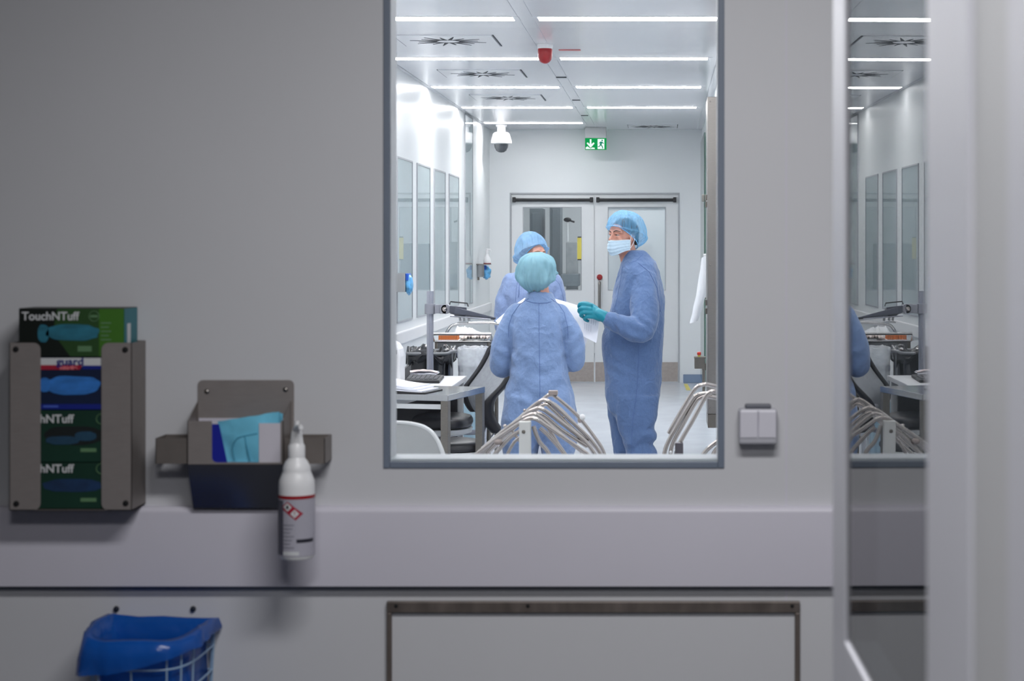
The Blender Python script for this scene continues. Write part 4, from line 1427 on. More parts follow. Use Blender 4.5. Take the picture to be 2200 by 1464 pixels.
# white rounded machine at the left end of the desk
pm = thing('label_printer', 'white rounded desktop machine at the left edge of the desk', 'machine', P(846, 826, 10.25))
g = G()
prof = []
yA, yB = 10.05, 10.24
def mp_(u, v): return ((u - PU) * yA / F_PX, EYE - (v - PV) * yA / F_PX)
outl = [mp_(796, 829), mp_(860, 829), mp_(860, 768), mp_(857, 752), mp_(850, 741), mp_(838, 734), mp_(820, 733), mp_(796, 740)]
outl = [(x, max(z, 0.7201)) for (x, z) in outl]
g.poly([(x, yA, z) for (x, z) in outl], (0, yB - yA, 0))
mk('shell', g, M_white, pm, smooth=False, bevel=0.012)
g = G()
o2 = [mp_(815, 820), mp_(842, 820), mp_(842, 764), mp_(836, 757), mp_(815, 754)]
g.poly([(x, yA - 0.004, z) for (x, z) in o2], (0, 0.006, 0))
mk('front_panel', g, M_dark, pm, smooth=False, bevel=0.003, label='dark front panel')
g = G(); p = mp_(851, 757); g.box(p[0] - 0.006, p[0] + 0.006, yA - 0.003, yA + 0.002, p[1] - 0.012, p[1] + 0.012)
mk('button', g, M_seam, pm, smooth=False)

# ---- pole stand with tilting tray arm
YP = 11.1
sp_ = F_PX / YP
ps = thing('monitor_stand', 'tall grey column stand with a tilted dark tray arm', 'stand', P(924, 0, YP) * 1.0)
ps.location = V((924 - PU) / sp_, YP, 0)
W[ps.name] = Vector(ps.location)
xp = ps.location.x
M_alu = mat('anodised_grey', (168, 170, 180), rough=0.3, metal=0.7, vary=0.04, nscale=20, stretch=(1, 1, 0.1))
M_slate = mat('slate_grey_paint', (76, 80, 92), rough=0.45, vary=0.06, nscale=15)
M_midgrey = mat('mid_grey_paint', (140, 142, 152), rough=0.4, vary=0.04)
zt = EYE - (626 - PV) / sp_
g = G()
ang = [2 * pi * k / 32 for k in range(32)]
def rr_(a): return 0.0215 - 0.003 * max(0.0, cos(4 * a)) ** 8
g.loft([[V(xp + rr_(a) * cos(a), YP + rr_(a) * sin(a), z) for a in ang] for z in (0.03, zt)])
mk('column', g, M_alu, ps, sharp=25)
g = G(); g.lathe([(0.001, 0), (0.2, 0), (0.2, 0.018), (0.05, 0.03), (0.001, 0.03)], (xp, YP, 0), 32)
mk('base_plate', g, M_midgrey, ps)
zz = lambda v: EYE - (v - PV) / sp_
xx = lambda u: (u - PU) / sp_
g = G()
g.lathe([(0.022, zz(675)), (0.033, zz(675)), (0.034, zz(673)), (0.034, zz(655)), (0.033, zz(653)), (0.022, zz(653))], (xp, YP, 0), 28)
g.box(xx(913), xx(918), YP - 0.015, YP + 0.015, zz(660), zz(655))
mk('clamp_collar', g, M_midgrey, ps, bevel=0.002)
g = G()
R90 = Matrix.Rotation(radians(90), 3, 'X')
g.box(xx(935), xx(946), YP - 0.03, YP + 0.03, zz(673.5), zz(655))
g.box(xx(946), xx(961), YP - 0.038, YP - 0.012, zz(674), zz(654))
g.lathe([(0.001, 0.0), (0.031, 0.0), (0.031, 0.05), (0.001, 0.05)], (xx(959), YP - 0.012 + 0.024, zz(664)), 24, R90)
mk('joint_block', g, M_midgrey, ps, bevel=0.003)
g = G(); g.lathe([(0.001, 0), (0.016, 0), (0.014, 0.01), (0.006, 0.014), (0.001, 0.0145)], (xx(957), YP - 0.038, zz(664)), 18, R90)
mk('joint_bolt', g, M_chrome, ps, label='bright round joint bolt')
g = G()
def arm(u, v, y): return P(u, v, y)
g.hexa([arm(966, 672, YP - 0.05), arm(1000, 682, YP - 0.12), arm(1000, 684, YP + 0.12), arm(966, 674, YP + 0.06)],
       [arm(966, 657, YP - 0.05), arm(1003, 661, YP - 0.12), arm(1003, 663, YP + 0.12), arm(966, 659, YP + 0.06)])
mk('tilt_arm', g, M_slate, ps, smooth=False, bevel=0.005)
g = G()
g.hexa([arm(976, 675, YP - 0.15), arm(1062, 686, YP - 0.13), arm(1062, 688, YP + 0.17), arm(976, 680, YP + 0.17)],
       [arm(978, 660, YP - 0.15), arm(1066, 683, YP - 0.13), arm(1066, 685, YP + 0.17), arm(978, 662, YP + 0.17)])
mk('tray', g, M_slate, ps, smooth=False, bevel=0.004, label='dark tilted tray')
g = G(); g.tube([arm(966, 655, YP - 0.1), arm(968, 648.5, YP - 0.1), arm(1004, 652, YP - 0.1), arm(1006, 659, YP - 0.1)], 0.004, 8)
mk('tray_handle', g, M_dark, ps)
g = G(); g.tube([arm(967, 679.5, YP - 0.13), arm(1054, 686.5, YP - 0.16)], 0.004, 8)
mk('tray_edge_rod', g, M_alu, ps)
g = G()
for u in (988, 996, 1007):
    g.tube([arm(u, 681, YP - 0.1), arm(u + 1, 690, YP - 0.1)], 0.008, 8)
g.box(arm(987, 0, YP).x, arm(1009, 0, YP).x, YP - 0.12, YP - 0.06, zz(694), zz(691))
mk('clamp_feet', g, M_lgrey, ps)

# ---- trolley with railed top
YT0, YT1 = 12.05, 12.65
s0 = F_PX / YT0
tx0 = (931 - PU) / s0
tx1 = tx0 + 0.395
tzs = EYE - (733 - PV) / s0
tr = thing('trolley', 'steel instrument trolley with a tube rail round its top shelf', 'trolley', V((tx0 + tx1) / 2, (YT0 + YT1) / 2, 0))
g = G(); g.box(tx0, tx1, YT0, YT1, tzs - 0.008, tzs)
mk('top_shelf', g, M_steel_h, tr, smooth=False, bevel=0.002)
g = G(); g.box(tx0 + 0.01, tx1 - 0.01, YT0 + 0.01, YT1 - 0.01, tzs - 0.07, tzs - 0.008)
mk('drawer_tray', g, mat('grey_drawer', (112, 114, 116), rough=0.5, metal=0.4), tr, smooth=False)
zr_ = EYE - (718 - PV) / s0
g = G()
g.tube([V(tx0, YT0, tzs - 0.0), V(tx0, YT0, zr_), V(tx1, YT0, zr_), V(tx1, YT0, tzs)], 0.010, 10)
mk('front_rail', g, M_steel_h, tr)
g = G()
s1 = F_PX / YT1
zr2 = EYE - (696.5 - PV) / s1
g.tube([V(tx0 + 0.02, YT1 - 0.05, tzs), V(tx0 + 0.03, YT1 - 0.02, zr2 - 0.04), V(tx0 + 0.10, YT1, zr2), V(tx1, YT1, zr2), V(tx1, YT1, tzs)], 0.011, 10, smooth=4)
mk('back_rail', g, M_steel_h, tr)
for (x, y) in ((tx0 + 0.02, YT0 + 0.02), (tx1 - 0.02, YT0 + 0.02), (tx0 + 0.02, YT1 - 0.02), (tx1 - 0.02, YT1 - 0.02)):
    g = G(); g.tube([V(x, y, 0.0), V(x, y, tzs - 0.008)], 0.014, 10)
    mk('leg', g, M_steel_d, tr)
g = G(); g.box(tx0 + 0.01, tx1 - 0.01, YT0 + 0.01, YT1 - 0.01, 0.2, 0.215)
mk('lower_shelf', g, M_steel_d, tr, smooth=False)

# vial tray and its vials
M_clearplast = mat_film('clear_plastic', (240, 242, 244), clear=0.45, rough=0.15, nscale=40, bump=0.5, vary=0.15, spec=0.6)
M_amber = mat('amber_liquid', (206, 118, 62), rough=0.2, vary=0.12, nscale=30, coat=0.5)
M_vcap = mat('vial_cap', (236, 214, 196), rough=0.3)
s_v = F_PX / (YT0 + 0.06)
vx = lambda u: (u - PU) / s_v
tv = thing('vial_tray', 'clear tray holding rows of amber vials on the trolley', 'tray', V(vx(964), YT0 + 0.12, tzs))
g = G(); g.box(vx(938), vx(988), YT0 + 0.03, YT0 + 0.22, tzs, tzs + 0.004)
mk('tray_floor', g, M_white, tv, smooth=False)
vial0 = None
row_w = ['front', 'second', 'third']
n = 0
for r in range(3):
    for k in range(10):
        x = vx(943.5 + 4.3 * k)
        y = YT0 + 0.055 + 0.05 * r
        lb = 'amber vial in the %s row of the clear tray on the trolley' % row_w[r]
        if vial0 is None:
            vial0 = thing('vial', lb, 'vial', V(x, y, tzs + 0.004), 'amber vials in the clear tray')
            g = G(); g.lathe([(0.001, 0), (0.0044, 0), (0.0044, 0.026), (0.003, 0.030), (0.001, 0.030)], V(x, y, tzs + 0.004), 10)
            mk('glass_body', g, M_amber, vial0)
            g = G(); g.lathe([(0.001, 0.030), (0.0038, 0.030), (0.0038, 0.038), (0.001, 0.0385)], V(x, y, tzs + 0.004), 10)
            mk('cap', g, M_vcap, vial0)
            base = V(x, y, tzs + 0.004)
            vial0['group'] = 'amber vials in the %s row of the tray' % row_w[0]
        else:
            o = dup(vial0, V(x, y, tzs + 0.004) - base, lb, 'amber vials in the %s row of the tray' % row_w[r])
g = G()
def heap(a, b):
    x = vx(990 + 57 * a); y = YT0 + 0.04 + 0.22 * b
    return V(x, y, tzs + 0.012 + 0.02 * sin(pi * a) * 0.5 + 0.018 * abs(noise.noise(V(a * 9, b * 5, 2))) * 2)
g.grid(heap, 36, 10, thick=(0, 0, -0.010))
bl = tag(mk('blister_packs', g, mat('pinkish_blister', (236, 214, 204), rough=0.3, vary=0.3, nscale=45, coat=0.4), sharp=30), 'heap of clear and reddish blister packs on the trolley right of the vials', 'packaging', kind='stuff')
g = G()
def heap2(a, b):
    x = (956 + 78 * a - PU) / s0 * 1.02; y = YT0 + 0.30 + 0.27 * b
    e = min(1, 4 * a, 4 * (1 - a)) * min(1, 4 * b, 4 * (1 - b))
    return V(x, y, tzs + 0.012 + e * (0.028 + 0.02 * sin(a * 3.0) + 0.03 * noise.noise(V(a * 6, b * 5, 7)) + 0.018 * abs(noise.noise(V(a * 14, b * 12, 3)))))
g.grid(heap2, 40, 20, thick=(0, 0, -0.008))
tag(mk('plastic_bag', g, mat('white_poly_bag', (240, 242, 244), rough=0.3, vary=0.02, coat=0.3), sharp=30), 'crumpled white bag lying on the trolley behind its front rail', 'bag')

# ---- waste bags on stands
def bagmesh(x, y, z0, z1, rx, ry, seed, amp, flare=1.08, n=56, m=28, pw=3.0, tufts=0.03):
    rings = []
    for j in range(m + 1):
        t = j / m
        z = z0 + (z1 - z0) * t
        k = (0.86 + 0.14 * min(1, t * 3)) * (1 + (flare - 1) * max(0, (t - 0.8) / 0.2))
        ring = []
        for i in range(n):
            a = 2 * pi * i / n
            c, s = cos(a), sin(a)
            d = 1 + amp * (1 - 2.4 * abs(noise.noise(V(c * 2.2 + seed, s * 2.2, t * 2.4)))) + amp * 0.6 * noise.noise(V(c * 6, s * 6 + seed, t * 6))
            zt_ = z + (tufts * noise.noise(V(c * 3 + seed, s * 3, 5)) + 0.6 * tufts * noise.noise(V(c * 5 + seed, s * 5, 5)) if t > 0.9 else 0) * (t - 0.9) * 10
            ring.append(V(x + rx * k * d * math.copysign(abs(c) ** (2 / pw), c), y + ry * k * d * math.copysign(abs(s) ** (2 / pw), s), zt_))
        rings.append(ring)
    # folded-in mouth
    top = rings[-1]
    cx = V(x, y, 0)
    rings.append([V(x + (p.x - x) * 0.9, y + (p.y - y) * 0.9, p.z + 0.004) for p in top])
    rings.append([V(x + (p.x - x) * 0.82, y + (p.y - y) * 0.82, p.z - 0.06) for p in top])
    rings.append([V(x + (p.x - x) * 0.75, y + (p.y - y) * 0.75, z0 + 0.1) for p in top])
    return rings
M_blackbag = mat('black_poly_bag', (32, 33, 38), rough=0.22, vary=0.2, nscale=12, coat=0.4, bump=0.35, bscale=28)
YBg = 11.75
sb = F_PX / YBg
bx = (926 - PU) / sb
zb_top = EYE - (750 - PV) / sb
bs = thing('waste_bin', 'grey framed waste bin lined with a black bag', 'bin', V(bx, YBg, 0))
rg_ = bagmesh(bx, YBg, 0.08, zb_top, 0.128, 0.15, 1.3, 0.09, 1.1, tufts=0.035)
g = G(); g.loft(rg_)
tp1 = rg_[28]
def out_ring(k, dz, var, sd):
    o = []
    for p in tp1:
        d = V(p.x - bx, p.y - YBg, 0)
        n1 = noise.noise(V(p.x * 16 + sd, p.y * 16, sd)) + 0.5 * noise.noise(V(p.x * 40 + sd, p.y * 40, sd))
        o.append(V(bx + d.x * (k + 0.05 * n1), YBg + d.y * (k + 0.05 * n1), p.z - dz * (1 + var * n1) ))
    return o
g.loft([[p + V(0, 0, 0.001) for p in tp1], out_ring(1.10, -0.006, 0.5, 1.0), out_ring(1.16, 0.03, 0.5, 2.0), out_ring(1.14, 0.075, 0.9, 3.0), out_ring(1.10, 0.07, 0.9, 3.0), out_ring(1.06, 0.02, 0.3, 2.0)], cap=False)
mk('bin_bag', g, M_blackbag, bs, sharp=180, label='black bin bag')
g = G(); zf = EYE - (757 - PV) / sb
x0_, x1_ = bx - 0.135, bx + 0.150
g.tube([V(bx - 0.02, YBg - 0.185, zf), V(x1_ - 0.03, YBg - 0.185, zf), V(x1_, YBg - 0.15, zf + 0.01), V(x1_, YBg + 0.16, zf), V(x0_, YBg + 0.16, zf), V(x0_, YBg - 0.15, zf), V(x0_ + 0.03, YBg - 0.185, zf), V(bx - 0.02, YBg - 0.185, zf)], 0.0115, 10, smooth=3)
g.tube([V(x1_, YBg - 0.12, zf), V(x1_, YBg - 0.12, 0.02)], 0.011, 10)
g.tube([V(x0_, YBg - 0.0, zf), V(x0_, YBg - 0.0, 0.02)], 0.011, 10)
mk('bin_frame', g, mat('bin_frame_grey', (128, 130, 134), rough=0.4, metal=0.5), bs)
g = G(); g.box(x0_ - 0.01, x1_ + 0.01, YBg - 0.17, YBg + 0.17, 0.0, 0.03)
mk('base', g, M_midgrey, bs, smooth=False, bevel=0.008)

cx_ = (1016 - PU) / sb
cl = thing('waste_bin', 'waste bin lined with a clear plastic bag behind the office chair', 'bin', V(cx_, YBg, 0))
g = G(); g.loft(bagmesh(cx_, YBg, 0.08, zb_top + 0.01, 0.088, 0.15, 4.3, 0.05, 1.08, tufts=0.012))
mk('bin_bag', g, mat_film('clear_bag', (236, 240, 244), clear=0.5, rough=0.2, nscale=16, bump=0.5, vary=0.12, spec=0.7), cl, sharp=180, label='clear plastic bin bag')
g = G(); g.box(cx_ - 0.075, cx_ + 0.075, YBg - 0.12, YBg + 0.12, 0.0, zf - 0.12)
mk('bin_body', g, mat('bin_white', (222, 224, 228), rough=0.4), cl, smooth=False, bevel=0.01)
g = G(); g.box(cx_ - 0.085, cx_ + 0.085, YBg - 0.125, YBg + 0.125, zf - 0.125, zf - 0.075)
mk('bin_rim', g, M_midgrey, cl, smooth=False, bevel=0.01)

# pale blue see-through bag standing behind the steel table
YG = 11.33
sg = F_PX / YG
gx = (1000 - PU) / sg
g = G(); g.loft(bagmesh(gx, YG, 0.02, EYE - (866 - PV) / sg, 0.092, 0.10, 9.1, 0.10, 0.8, tufts=0.04))
tag(mk('waste_sack', g, mat_film('pale_blue_sack', (196, 222, 234), clear=0.15, rough=0.22, nscale=14, bump=0.6, vary=0.1, spec=0.7), sharp=180), 'pale blue see-through sack standing behind the steel table legs', 'bag')

# ---- office chair: S-shaped back with black edges, black seat
YO = 10.5
oc = thing('office_chair', 'office chair with a grey back in black edging, turned to the desk', 'chair', V(P(985, 0, YO).x, YO, 0))
far = [(1053, 741), (1044, 762), (1030, 788), (1012, 813), (1001, 828), (997, 840), (1000, 856), (1008, 874), (1016, 884)]
near = [(1104, 790), (1094, 806), (1082, 824), (1062, 845), (1049, 860), (1043, 876), (1044, 893), (1052, 912), (1067, 930)]
YFa, YNe = 11.0, 10.58
A_ = catmull([P(u, v, YFa) for (u, v) in far], [0] * 9, 4)[0]
B_ = catmull([P(u, v, YNe) for (u, v) in near], [0] * 9, 4)[0]
g = G()
nn = len(A_)
def back_fn(a, b):
    i = min(nn - 1, int(round(b * (nn - 1))))
    p = A_[i].lerp(B_[i], a)
    return p + V(0.03, 0.02, 0) * sin(a * pi)
g.grid(back_fn, 10, nn - 1, thick=(0.03, 0.012, 0))
mk('backrest', g, M_grey, oc, sharp=60, label='grey upholstered backrest')
for L_, nm in ((A_, 'far'), (B_, 'near')):
    g = G()
    rings = []
    for i, p in enumerate(L_):
        t = i / (nn - 1)
        w = (0.024 if nm == 'far' else 0.034) + 0.008 * sin(t * pi)
        if i in (0, nn - 1): w *= 0.5
        rings.append([p + V(w * cos(2 * pi * k / 12) + 0.012, 0.035 * sin(2 * pi * k / 12), 0.35 * w * cos(2 * pi * k / 12)) for k in range(12)])
    g.loft(rings)
    mk('back_edge', g, M_black_lea, oc, label='black edge bolster of the backrest')
def cushion(g, cx, cy, z0, z1, rx, ry, n=40, pw=2.6):
    prof = [(0.80, 0.0), (0.95, 0.12), (1.0, 0.35), (0.99, 0.6), (0.93, 0.82), (0.75, 0.95), (0.45, 1.0), (0.05, 1.0)]
    g.loft([[V(cx + rx * k * math.copysign(abs(cos(a)) ** (2 / pw), cos(a)), cy + ry * k * math.copysign(abs(sin(a)) ** (2 / pw), sin(a)), z0 + (z1 - z0) * h) for a in [2 * pi * i / n for i in range(n)]] for (k, h) in prof])
so = F_PX / 10.3
scx = (945 - PU) / so
g = G(); cushion(g, scx, 10.42, EYE - (922 - PV) / so, EYE - (894 - PV) / so, 0.178, 0.22)
mk('seat', g, M_black_lea, oc, label='black padded seat')
zs = EYE - (922 - PV) / so
g = G(); g.loft([[V(scx + r * 0.178 * cos(2 * pi * k / 32), 10.42 + r * 0.22 * sin(2 * pi * k / 32), z) for k in range(32)] for (r, z) in ((0.7, zs - 0.045), (0.97, zs - 0.03), (1.0, zs - 0.004), (0.8, zs + 0.004))])
mk('seat_shell', g, M_lgrey, oc, label='light grey shell under the seat')
g = G()
g.tube([V(scx, 10.42, 0.07), V(scx, 10.42, zs - 0.04)], 0.025, 14)
g.tube([V(scx + 0.05, 10.44, zs - 0.03), V(scx + 0.22, 10.6, zs - 0.04), V(P(1030, 0, 10.7).x, 10.7, EYE - (872 - PV) / F_PX * 10.7)], 0.016, 10, smooth=4)
mk('gas_column', g, M_midgrey, oc)
for k in range(5):
    a = 2 * pi * k / 5 + 0.4
    g = G(); g.tube([V(scx, 10.42, 0.09), V(scx + 0.24 * cos(a), 10.42 + 0.24 * sin(a), 0.06), V(scx + 0.25 * cos(a), 10.42 + 0.25 * sin(a), 0.0)], [0.025, 0.018, 0.02], 10)
    mk('foot', g, M_midgrey, oc)

# ---- low black stool nearer the window
YS = 9.75
ss = F_PX / YS
sx = (968 - PU) / ss
so_ = thing('stool', 'round black padded stool behind the legs of the steel table', 'stool', V(sx, YS, 0))
zt_, zb_ = EYE - (944 - PV) / ss, EYE - (968 - PV) / ss
g = G(); cushion(g, sx, YS, zb_, zt_, 0.188, 0.19, pw=2.1)
mk('seat', g, M_black_lea, so_)
g = G(); g.lathe([(0.001, zb_ - 0.03), (0.15, zb_ - 0.03), (0.18, zb_ - 0.012), (0.18, zb_ + 0.002), (0.001, zb_ + 0.002)], (sx, YS, 0), 32)
mk('seat_shell', g, M_lgrey, so_)
g = G(); g.tube([V(sx, YS, 0.05), V(sx, YS, zb_ - 0.02)], 0.025, 14)
g.lathe([(0.001, 0), (0.2, 0), (0.19, 0.02), (0.03, 0.06), (0.001, 0.06)], (sx, YS, 0), 28)
mk('pedestal', g, M_midgrey, so_)

# ---- light grey moulded chair close to the window
YC = 6.5
sc_ = F_PX / YC
pc = thing('moulded_chair', 'light grey moulded plastic chair close behind the window', 'chair', V((880 - PU) / sc_, YC + 0.2, 0))
cxx = lambda u: (u - PU) / sc_
czz = lambda v: EYE - (v - PV) / sc_
outline = [(770, 1010), (768, 960), (776, 930), (794, 917), (815, 912), (850, 911.5), (880, 914), (905, 920), (924, 931), (937, 947), (945, 963), (953, 983), (960, 1010), (962, 1040)]
outline = [(cxx(u), czz(v)) for (u, v) in outline]
pts3 = catmull([V(x, YC, z) for (x, z) in outline], [0] * len(outline), 4)[0]
cm = V((cxx(866)), YC, czz(1000))
g = G()
N_ = len(pts3)
def shell_fn(a, b):
    p = pts3[min(N_ - 1, int(round(a * (N_ - 1))))]
    base = V(cxx(866) + (p.x - cxx(866)) * 0.15, YC, czz(1035))
    q = base.lerp(p, b)
    dx = (q.x - cxx(866)) / 0.17
    return V(q.x, YC + 0.10 * (q.z - czz(1040)) + 0.02 - 0.035 * (dx * dx), q.z)
g.grid(shell_fn, N_ - 1, 10, thick=(0.0, 0.012, 0.0))
M_chair = mat('moulded_grey', (158, 160, 160), rough=0.5, vary=0.03, bump=0.05, bscale=200)
mk('backrest', g, M_chair, pc, sharp=70)
g = G()
rim = [shell_fn(i / (N_ - 1), 1.0) + V(0, 0.006, 0) for i in range(N_)]
g.tube(rim, 0.0085, 8)
mk('rolled_rim', g, M_lgrey, pc)
g = G()
def seat_fn(a, b):
    x = cxx(866) + (a - 0.5) * 0.38
    return V(x, YC - 0.02 + 0.40 * b, 0.45 + 0.10 * (1 - b) ** 4 + 0.02 * (2 * a - 1) ** 2)
g.grid(seat_fn, 12, 12, thick=(0, 0, -0.012))
mk('seat', g, M_chair, pc, sharp=60)
g = G()
g.hexa([V(cxx(866) - 0.1, YC - 0.03, 0.53), V(cxx(866) + 0.1, YC - 0.03, 0.53), V(cxx(866) + 0.1, YC + 0.01, 0.53), V(cxx(866) - 0.1, YC + 0.01, 0.53)],
       [V(cxx(866) - 0.1, YC - 0.015, 0.67), V(cxx(866) + 0.1, YC - 0.015, 0.67), V(cxx(866) + 0.1, YC + 0.03, 0.67), V(cxx(866) - 0.1, YC + 0.03, 0.67)])
mk('back_neck', g, M_lgrey, pc, smooth=False, bevel=0.01)
for (a, b) in ((-0.16, 0.02), (0.16, 0.02), (-0.16, 0.34), (0.16, 0.34)):
    g = G(); g.tube([V(cxx(866) + a, YC + b, 0.445), V(cxx(866) + a * 1.25, YC + b * 1.15 - 0.02, 0.0)], 0.011, 10)
    mk('leg', g, M_chrome, pc)

# ---- chrome tube frames close behind the window
def frame_of(name, label, runs, y, r=0.0078, dy=0.0, clips=(), caps=(), foot=True):
    a0 = P(runs[0][0][0], 985, y)
    t = thing(name, label, 'frame', V(a0.x, y, 0), 'nested chrome tube frames behind the sill')
    for i, run in enumerate(runs):
        pts = [P(u, v, y + (q[0] if q else 0.0)) for (u, v, *q) in run]
        pts = catmull(pts, [0] * len(pts), 5)[0]
        if foot:
            for e, idx in ((pts[0], 0), (pts[-1], -1)):
                if e.z < EYE - (970 - PV) * y / F_PX:
                    pts.insert(0, V(e.x, e.y, 0.0)) if idx == 0 else pts.append(V(e.x, e.y, 0.0))
        g = G()
        g.tube(pts, r, 12)
        mk('tube', g, M_chrome, t)
    for (u, v, w, h, m, nm) in clips:
        p = P(u, v, y)
        g = G(); g.ball((p.x, p.y, p.z), (w, w, h), 16, 10)
        mk(nm, g, m, t)
    for (u0, v0, u1, v1, m, nm) in caps:
        a, b = P(u0, v1, y - 0.02), P(u1, v0, y - 0.02)
        g = G(); g.box(a.x, b.x, y - 0.022, y + 0.012, a.z if v1 < 985 else 0.0, b.z)
        o = mk(nm, g, m, t, smooth=False, bevel=0.003)
    return t
M_taupe = mat('taupe_plastic', (150, 138, 134), rough=0.5, vary=0.04)
M_nickel = mat('satin_nickel_post', (208, 208, 204), rough=0.35, metal=0.35, vary=0.03)
frame_of('chrome_frame', 'topmost chrome tube frame with a taupe block on its peak and a white glide', [[(1030, 988), (1068, 955), (1128, 893), (1172, 854), (1184, 849), (1196, 855), (1240, 893), (1272, 933), (1292, 962), (1304, 992)]], 7.2,
         clips=[(1251, 897, 0.013, 0.013, M_white, 'glide'), (1246, 903, 0.010, 0.012, M_taupe, 'clip')], caps=[(1178, 840, 1198, 850, M_taupe, 'end_block')])
frame_of('chrome_frame', 'second chrome tube frame from the top, nested under the topmost', [[(1022, 990), (1060, 955), (1128, 888), (1160, 863), (1174, 861), (1188, 869), (1222, 900), (1262, 938), (1285, 968), (1296, 992)],
         [(1060, 962), (1130, 897), (1168, 870), (1186, 879), (1226, 918), (1262, 950)], [(1100, 915, 0.05), (1166, 872, 0.05), (1182, 866, 0.05), (1204, 880, 0.05), (1250, 928, 0.05), (1280, 962, 0.05)]], 6.95, clips=[(1127, 882, 0.006, 0.006, M_chrome, 'stud'), (1212, 896, 0.006, 0.006, M_chrome, 'stud')])
frame_of('chrome_frame', 'third chrome tube frame from the top in the nested stack', [[(1012, 992), (1050, 957), (1118, 898), (1150, 879), (1166, 880), (1182, 890), (1224, 922), (1262, 955), (1288, 992)],
         [(1048, 972), (1110, 912), (1146, 890), (1168, 893), (1206, 924), (1262, 960)], [(1036, 965, -0.05), (1090, 920, -0.05), (1138, 892, -0.05), (1160, 897, -0.05), (1202, 932, -0.05), (1268, 985, -0.05)], [(1220, 985, 0.1), (1196, 950, 0.1), (1170, 905, 0.1)]], 6.7, clips=[(1085, 916, 0.008, 0.007, M_chrome, 'stud'), (1228, 926, 0.007, 0.008, M_chrome, 'stud'), (1104, 908, 0.006, 0.006, M_chrome, 'stud')])
frame_of('chrome_frame', 'nearest chrome tube frame with a flat upright post and bolt', [[(1008, 990), (1056, 951), (1112, 913), (1136, 900), (1154, 902), (1172, 914), (1216, 944), (1266, 980), (1276, 1000)],
         [(1044, 1000), (1072, 966), (1096, 940), (1118, 926)], [(1146, 916), (1158, 948), (1176, 970), (1190, 1000)], [(1226, 1000), (1206, 968), (1178, 936), (1160, 920)]], 6.4,
         clips=[(1070, 950, 0.016, 0.012, M_taupe, 'clip'), (1250, 979, 0.007, 0.010, M_white, 'glide'), (1100, 922, 0.007, 0.007, M_chrome, 'stud')],
         caps=[(1115, 906, 1140, 1000, M_nickel, 'upright_post')])
nf = bpy.data.objects['chrome_frame.003']
g = G(); p = P(1126, 927, 6.4); g.lathe([(0.001, 0), (0.0075, 0), (0.006, 0.004), (0.001, 0.005)], (p.x, 6.4 - 0.021, p.z), 16, R90)
mk('bolt', g, M_steel_d, nf)
g = G(); g.tube([P(1084, 990, 6.44), P(1105, 950, 6.44), P(1132, 932, 6.44)], 0.006, 10, smooth=3); g.tube([P(1100, 926, 6.46), P(1150, 992, 6.46)], 0.006, 10)
mk('cross_brace', g, M_chrome, nf)
# right-hand group
frame_of('chrome_frame', 'outermost bent chrome tube of the group at the right end of the sill', [[(1436, 932), (1462, 886), (1486, 846), (1498, 832), (1510, 827), (1522, 827), (1548, 835), (1570, 850), (1580, 1000)]], 6.75)
frame_of('chrome_frame', 'middle bent chrome tubes of the group at the right end of the sill', [[(1424, 1000), (1432, 958), (1458, 910), (1488, 860), (1500, 849), (1512, 846), (1530, 846)],
         [(1440, 1000), (1444, 958), (1470, 908), (1494, 866), (1504, 856), (1518, 852), (1550, 858)]], 6.55)
frame_of('chrome_frame', 'innermost chrome tube at the right end of the sill, in a dark sleeve', [[(1448, 1000), (1458, 958), (1486, 908), (1512, 860), (1522, 846), (1534, 841), (1556, 846)]], 6.35,
         caps=[(1450, 952, 1468, 1000, mat('dark_sleeve', (96, 92, 98), rough=0.35, metal=0.6), 'sleeve')], clips=[(1441, 972, 0.005, 0.005, M_white, 'rivet'), (1452, 968, 0.005, 0.005, M_white, 'rivet')])
frame_of('chrome_frame', 'low pair of chrome tubes at the bottom right corner of the window', [[(1500, 992), (1520, 966), (1548, 944)], [(1526, 992), (1536, 970), (1552, 952)]], 6.2)

# ---- steel column, emergency stop and sleeve at the right wall
sy = 12.7
s_ = F_PX / sy
cx0 = (1520 - PU) / s_
sd = thing('steel_column', 'tall stainless steel column on the right wall', 'column', V(0.37, sy + 0.2, EYE - (920 - PV) / s_))
g = G(); g.box(cx0, XR, sy, sy + 0.45, EYE - (890 - PV) / s_, EYE - (208 - PV) / s_)
mk('column_body', g, M_steel, sd, smooth=False, bevel=0.003)
g = G(); g.box(cx0 + 0.003, XR, sy + 0.004, sy + 0.45, EYE - (920 - PV) / s_, EYE - (891 - PV) / s_)
mk('plinth', g, M_steel_d, sd, smooth=False, bevel=0.002)
g = G()
for v in (218, 570, 878):
    p = P(1526, v, sy); g.lathe([(0.001, 0), (0.006, 0), (0.004, 0.004), (0.001, 0.0045)], (p.x, sy, p.z), 12, R90)
mk('screw', g, M_chrome, sd)
g = G()
for v in (425, 440, 650, 668):
    p = P(1517, v, sy + 0.2); g.box(cx0 - 0.012, cx0, sy + 0.12, sy + 0.2, p.z - 0.02, p.z + 0.02)
mk('side_latch', g, M_steel_d, sd, smooth=False, bevel=0.002)

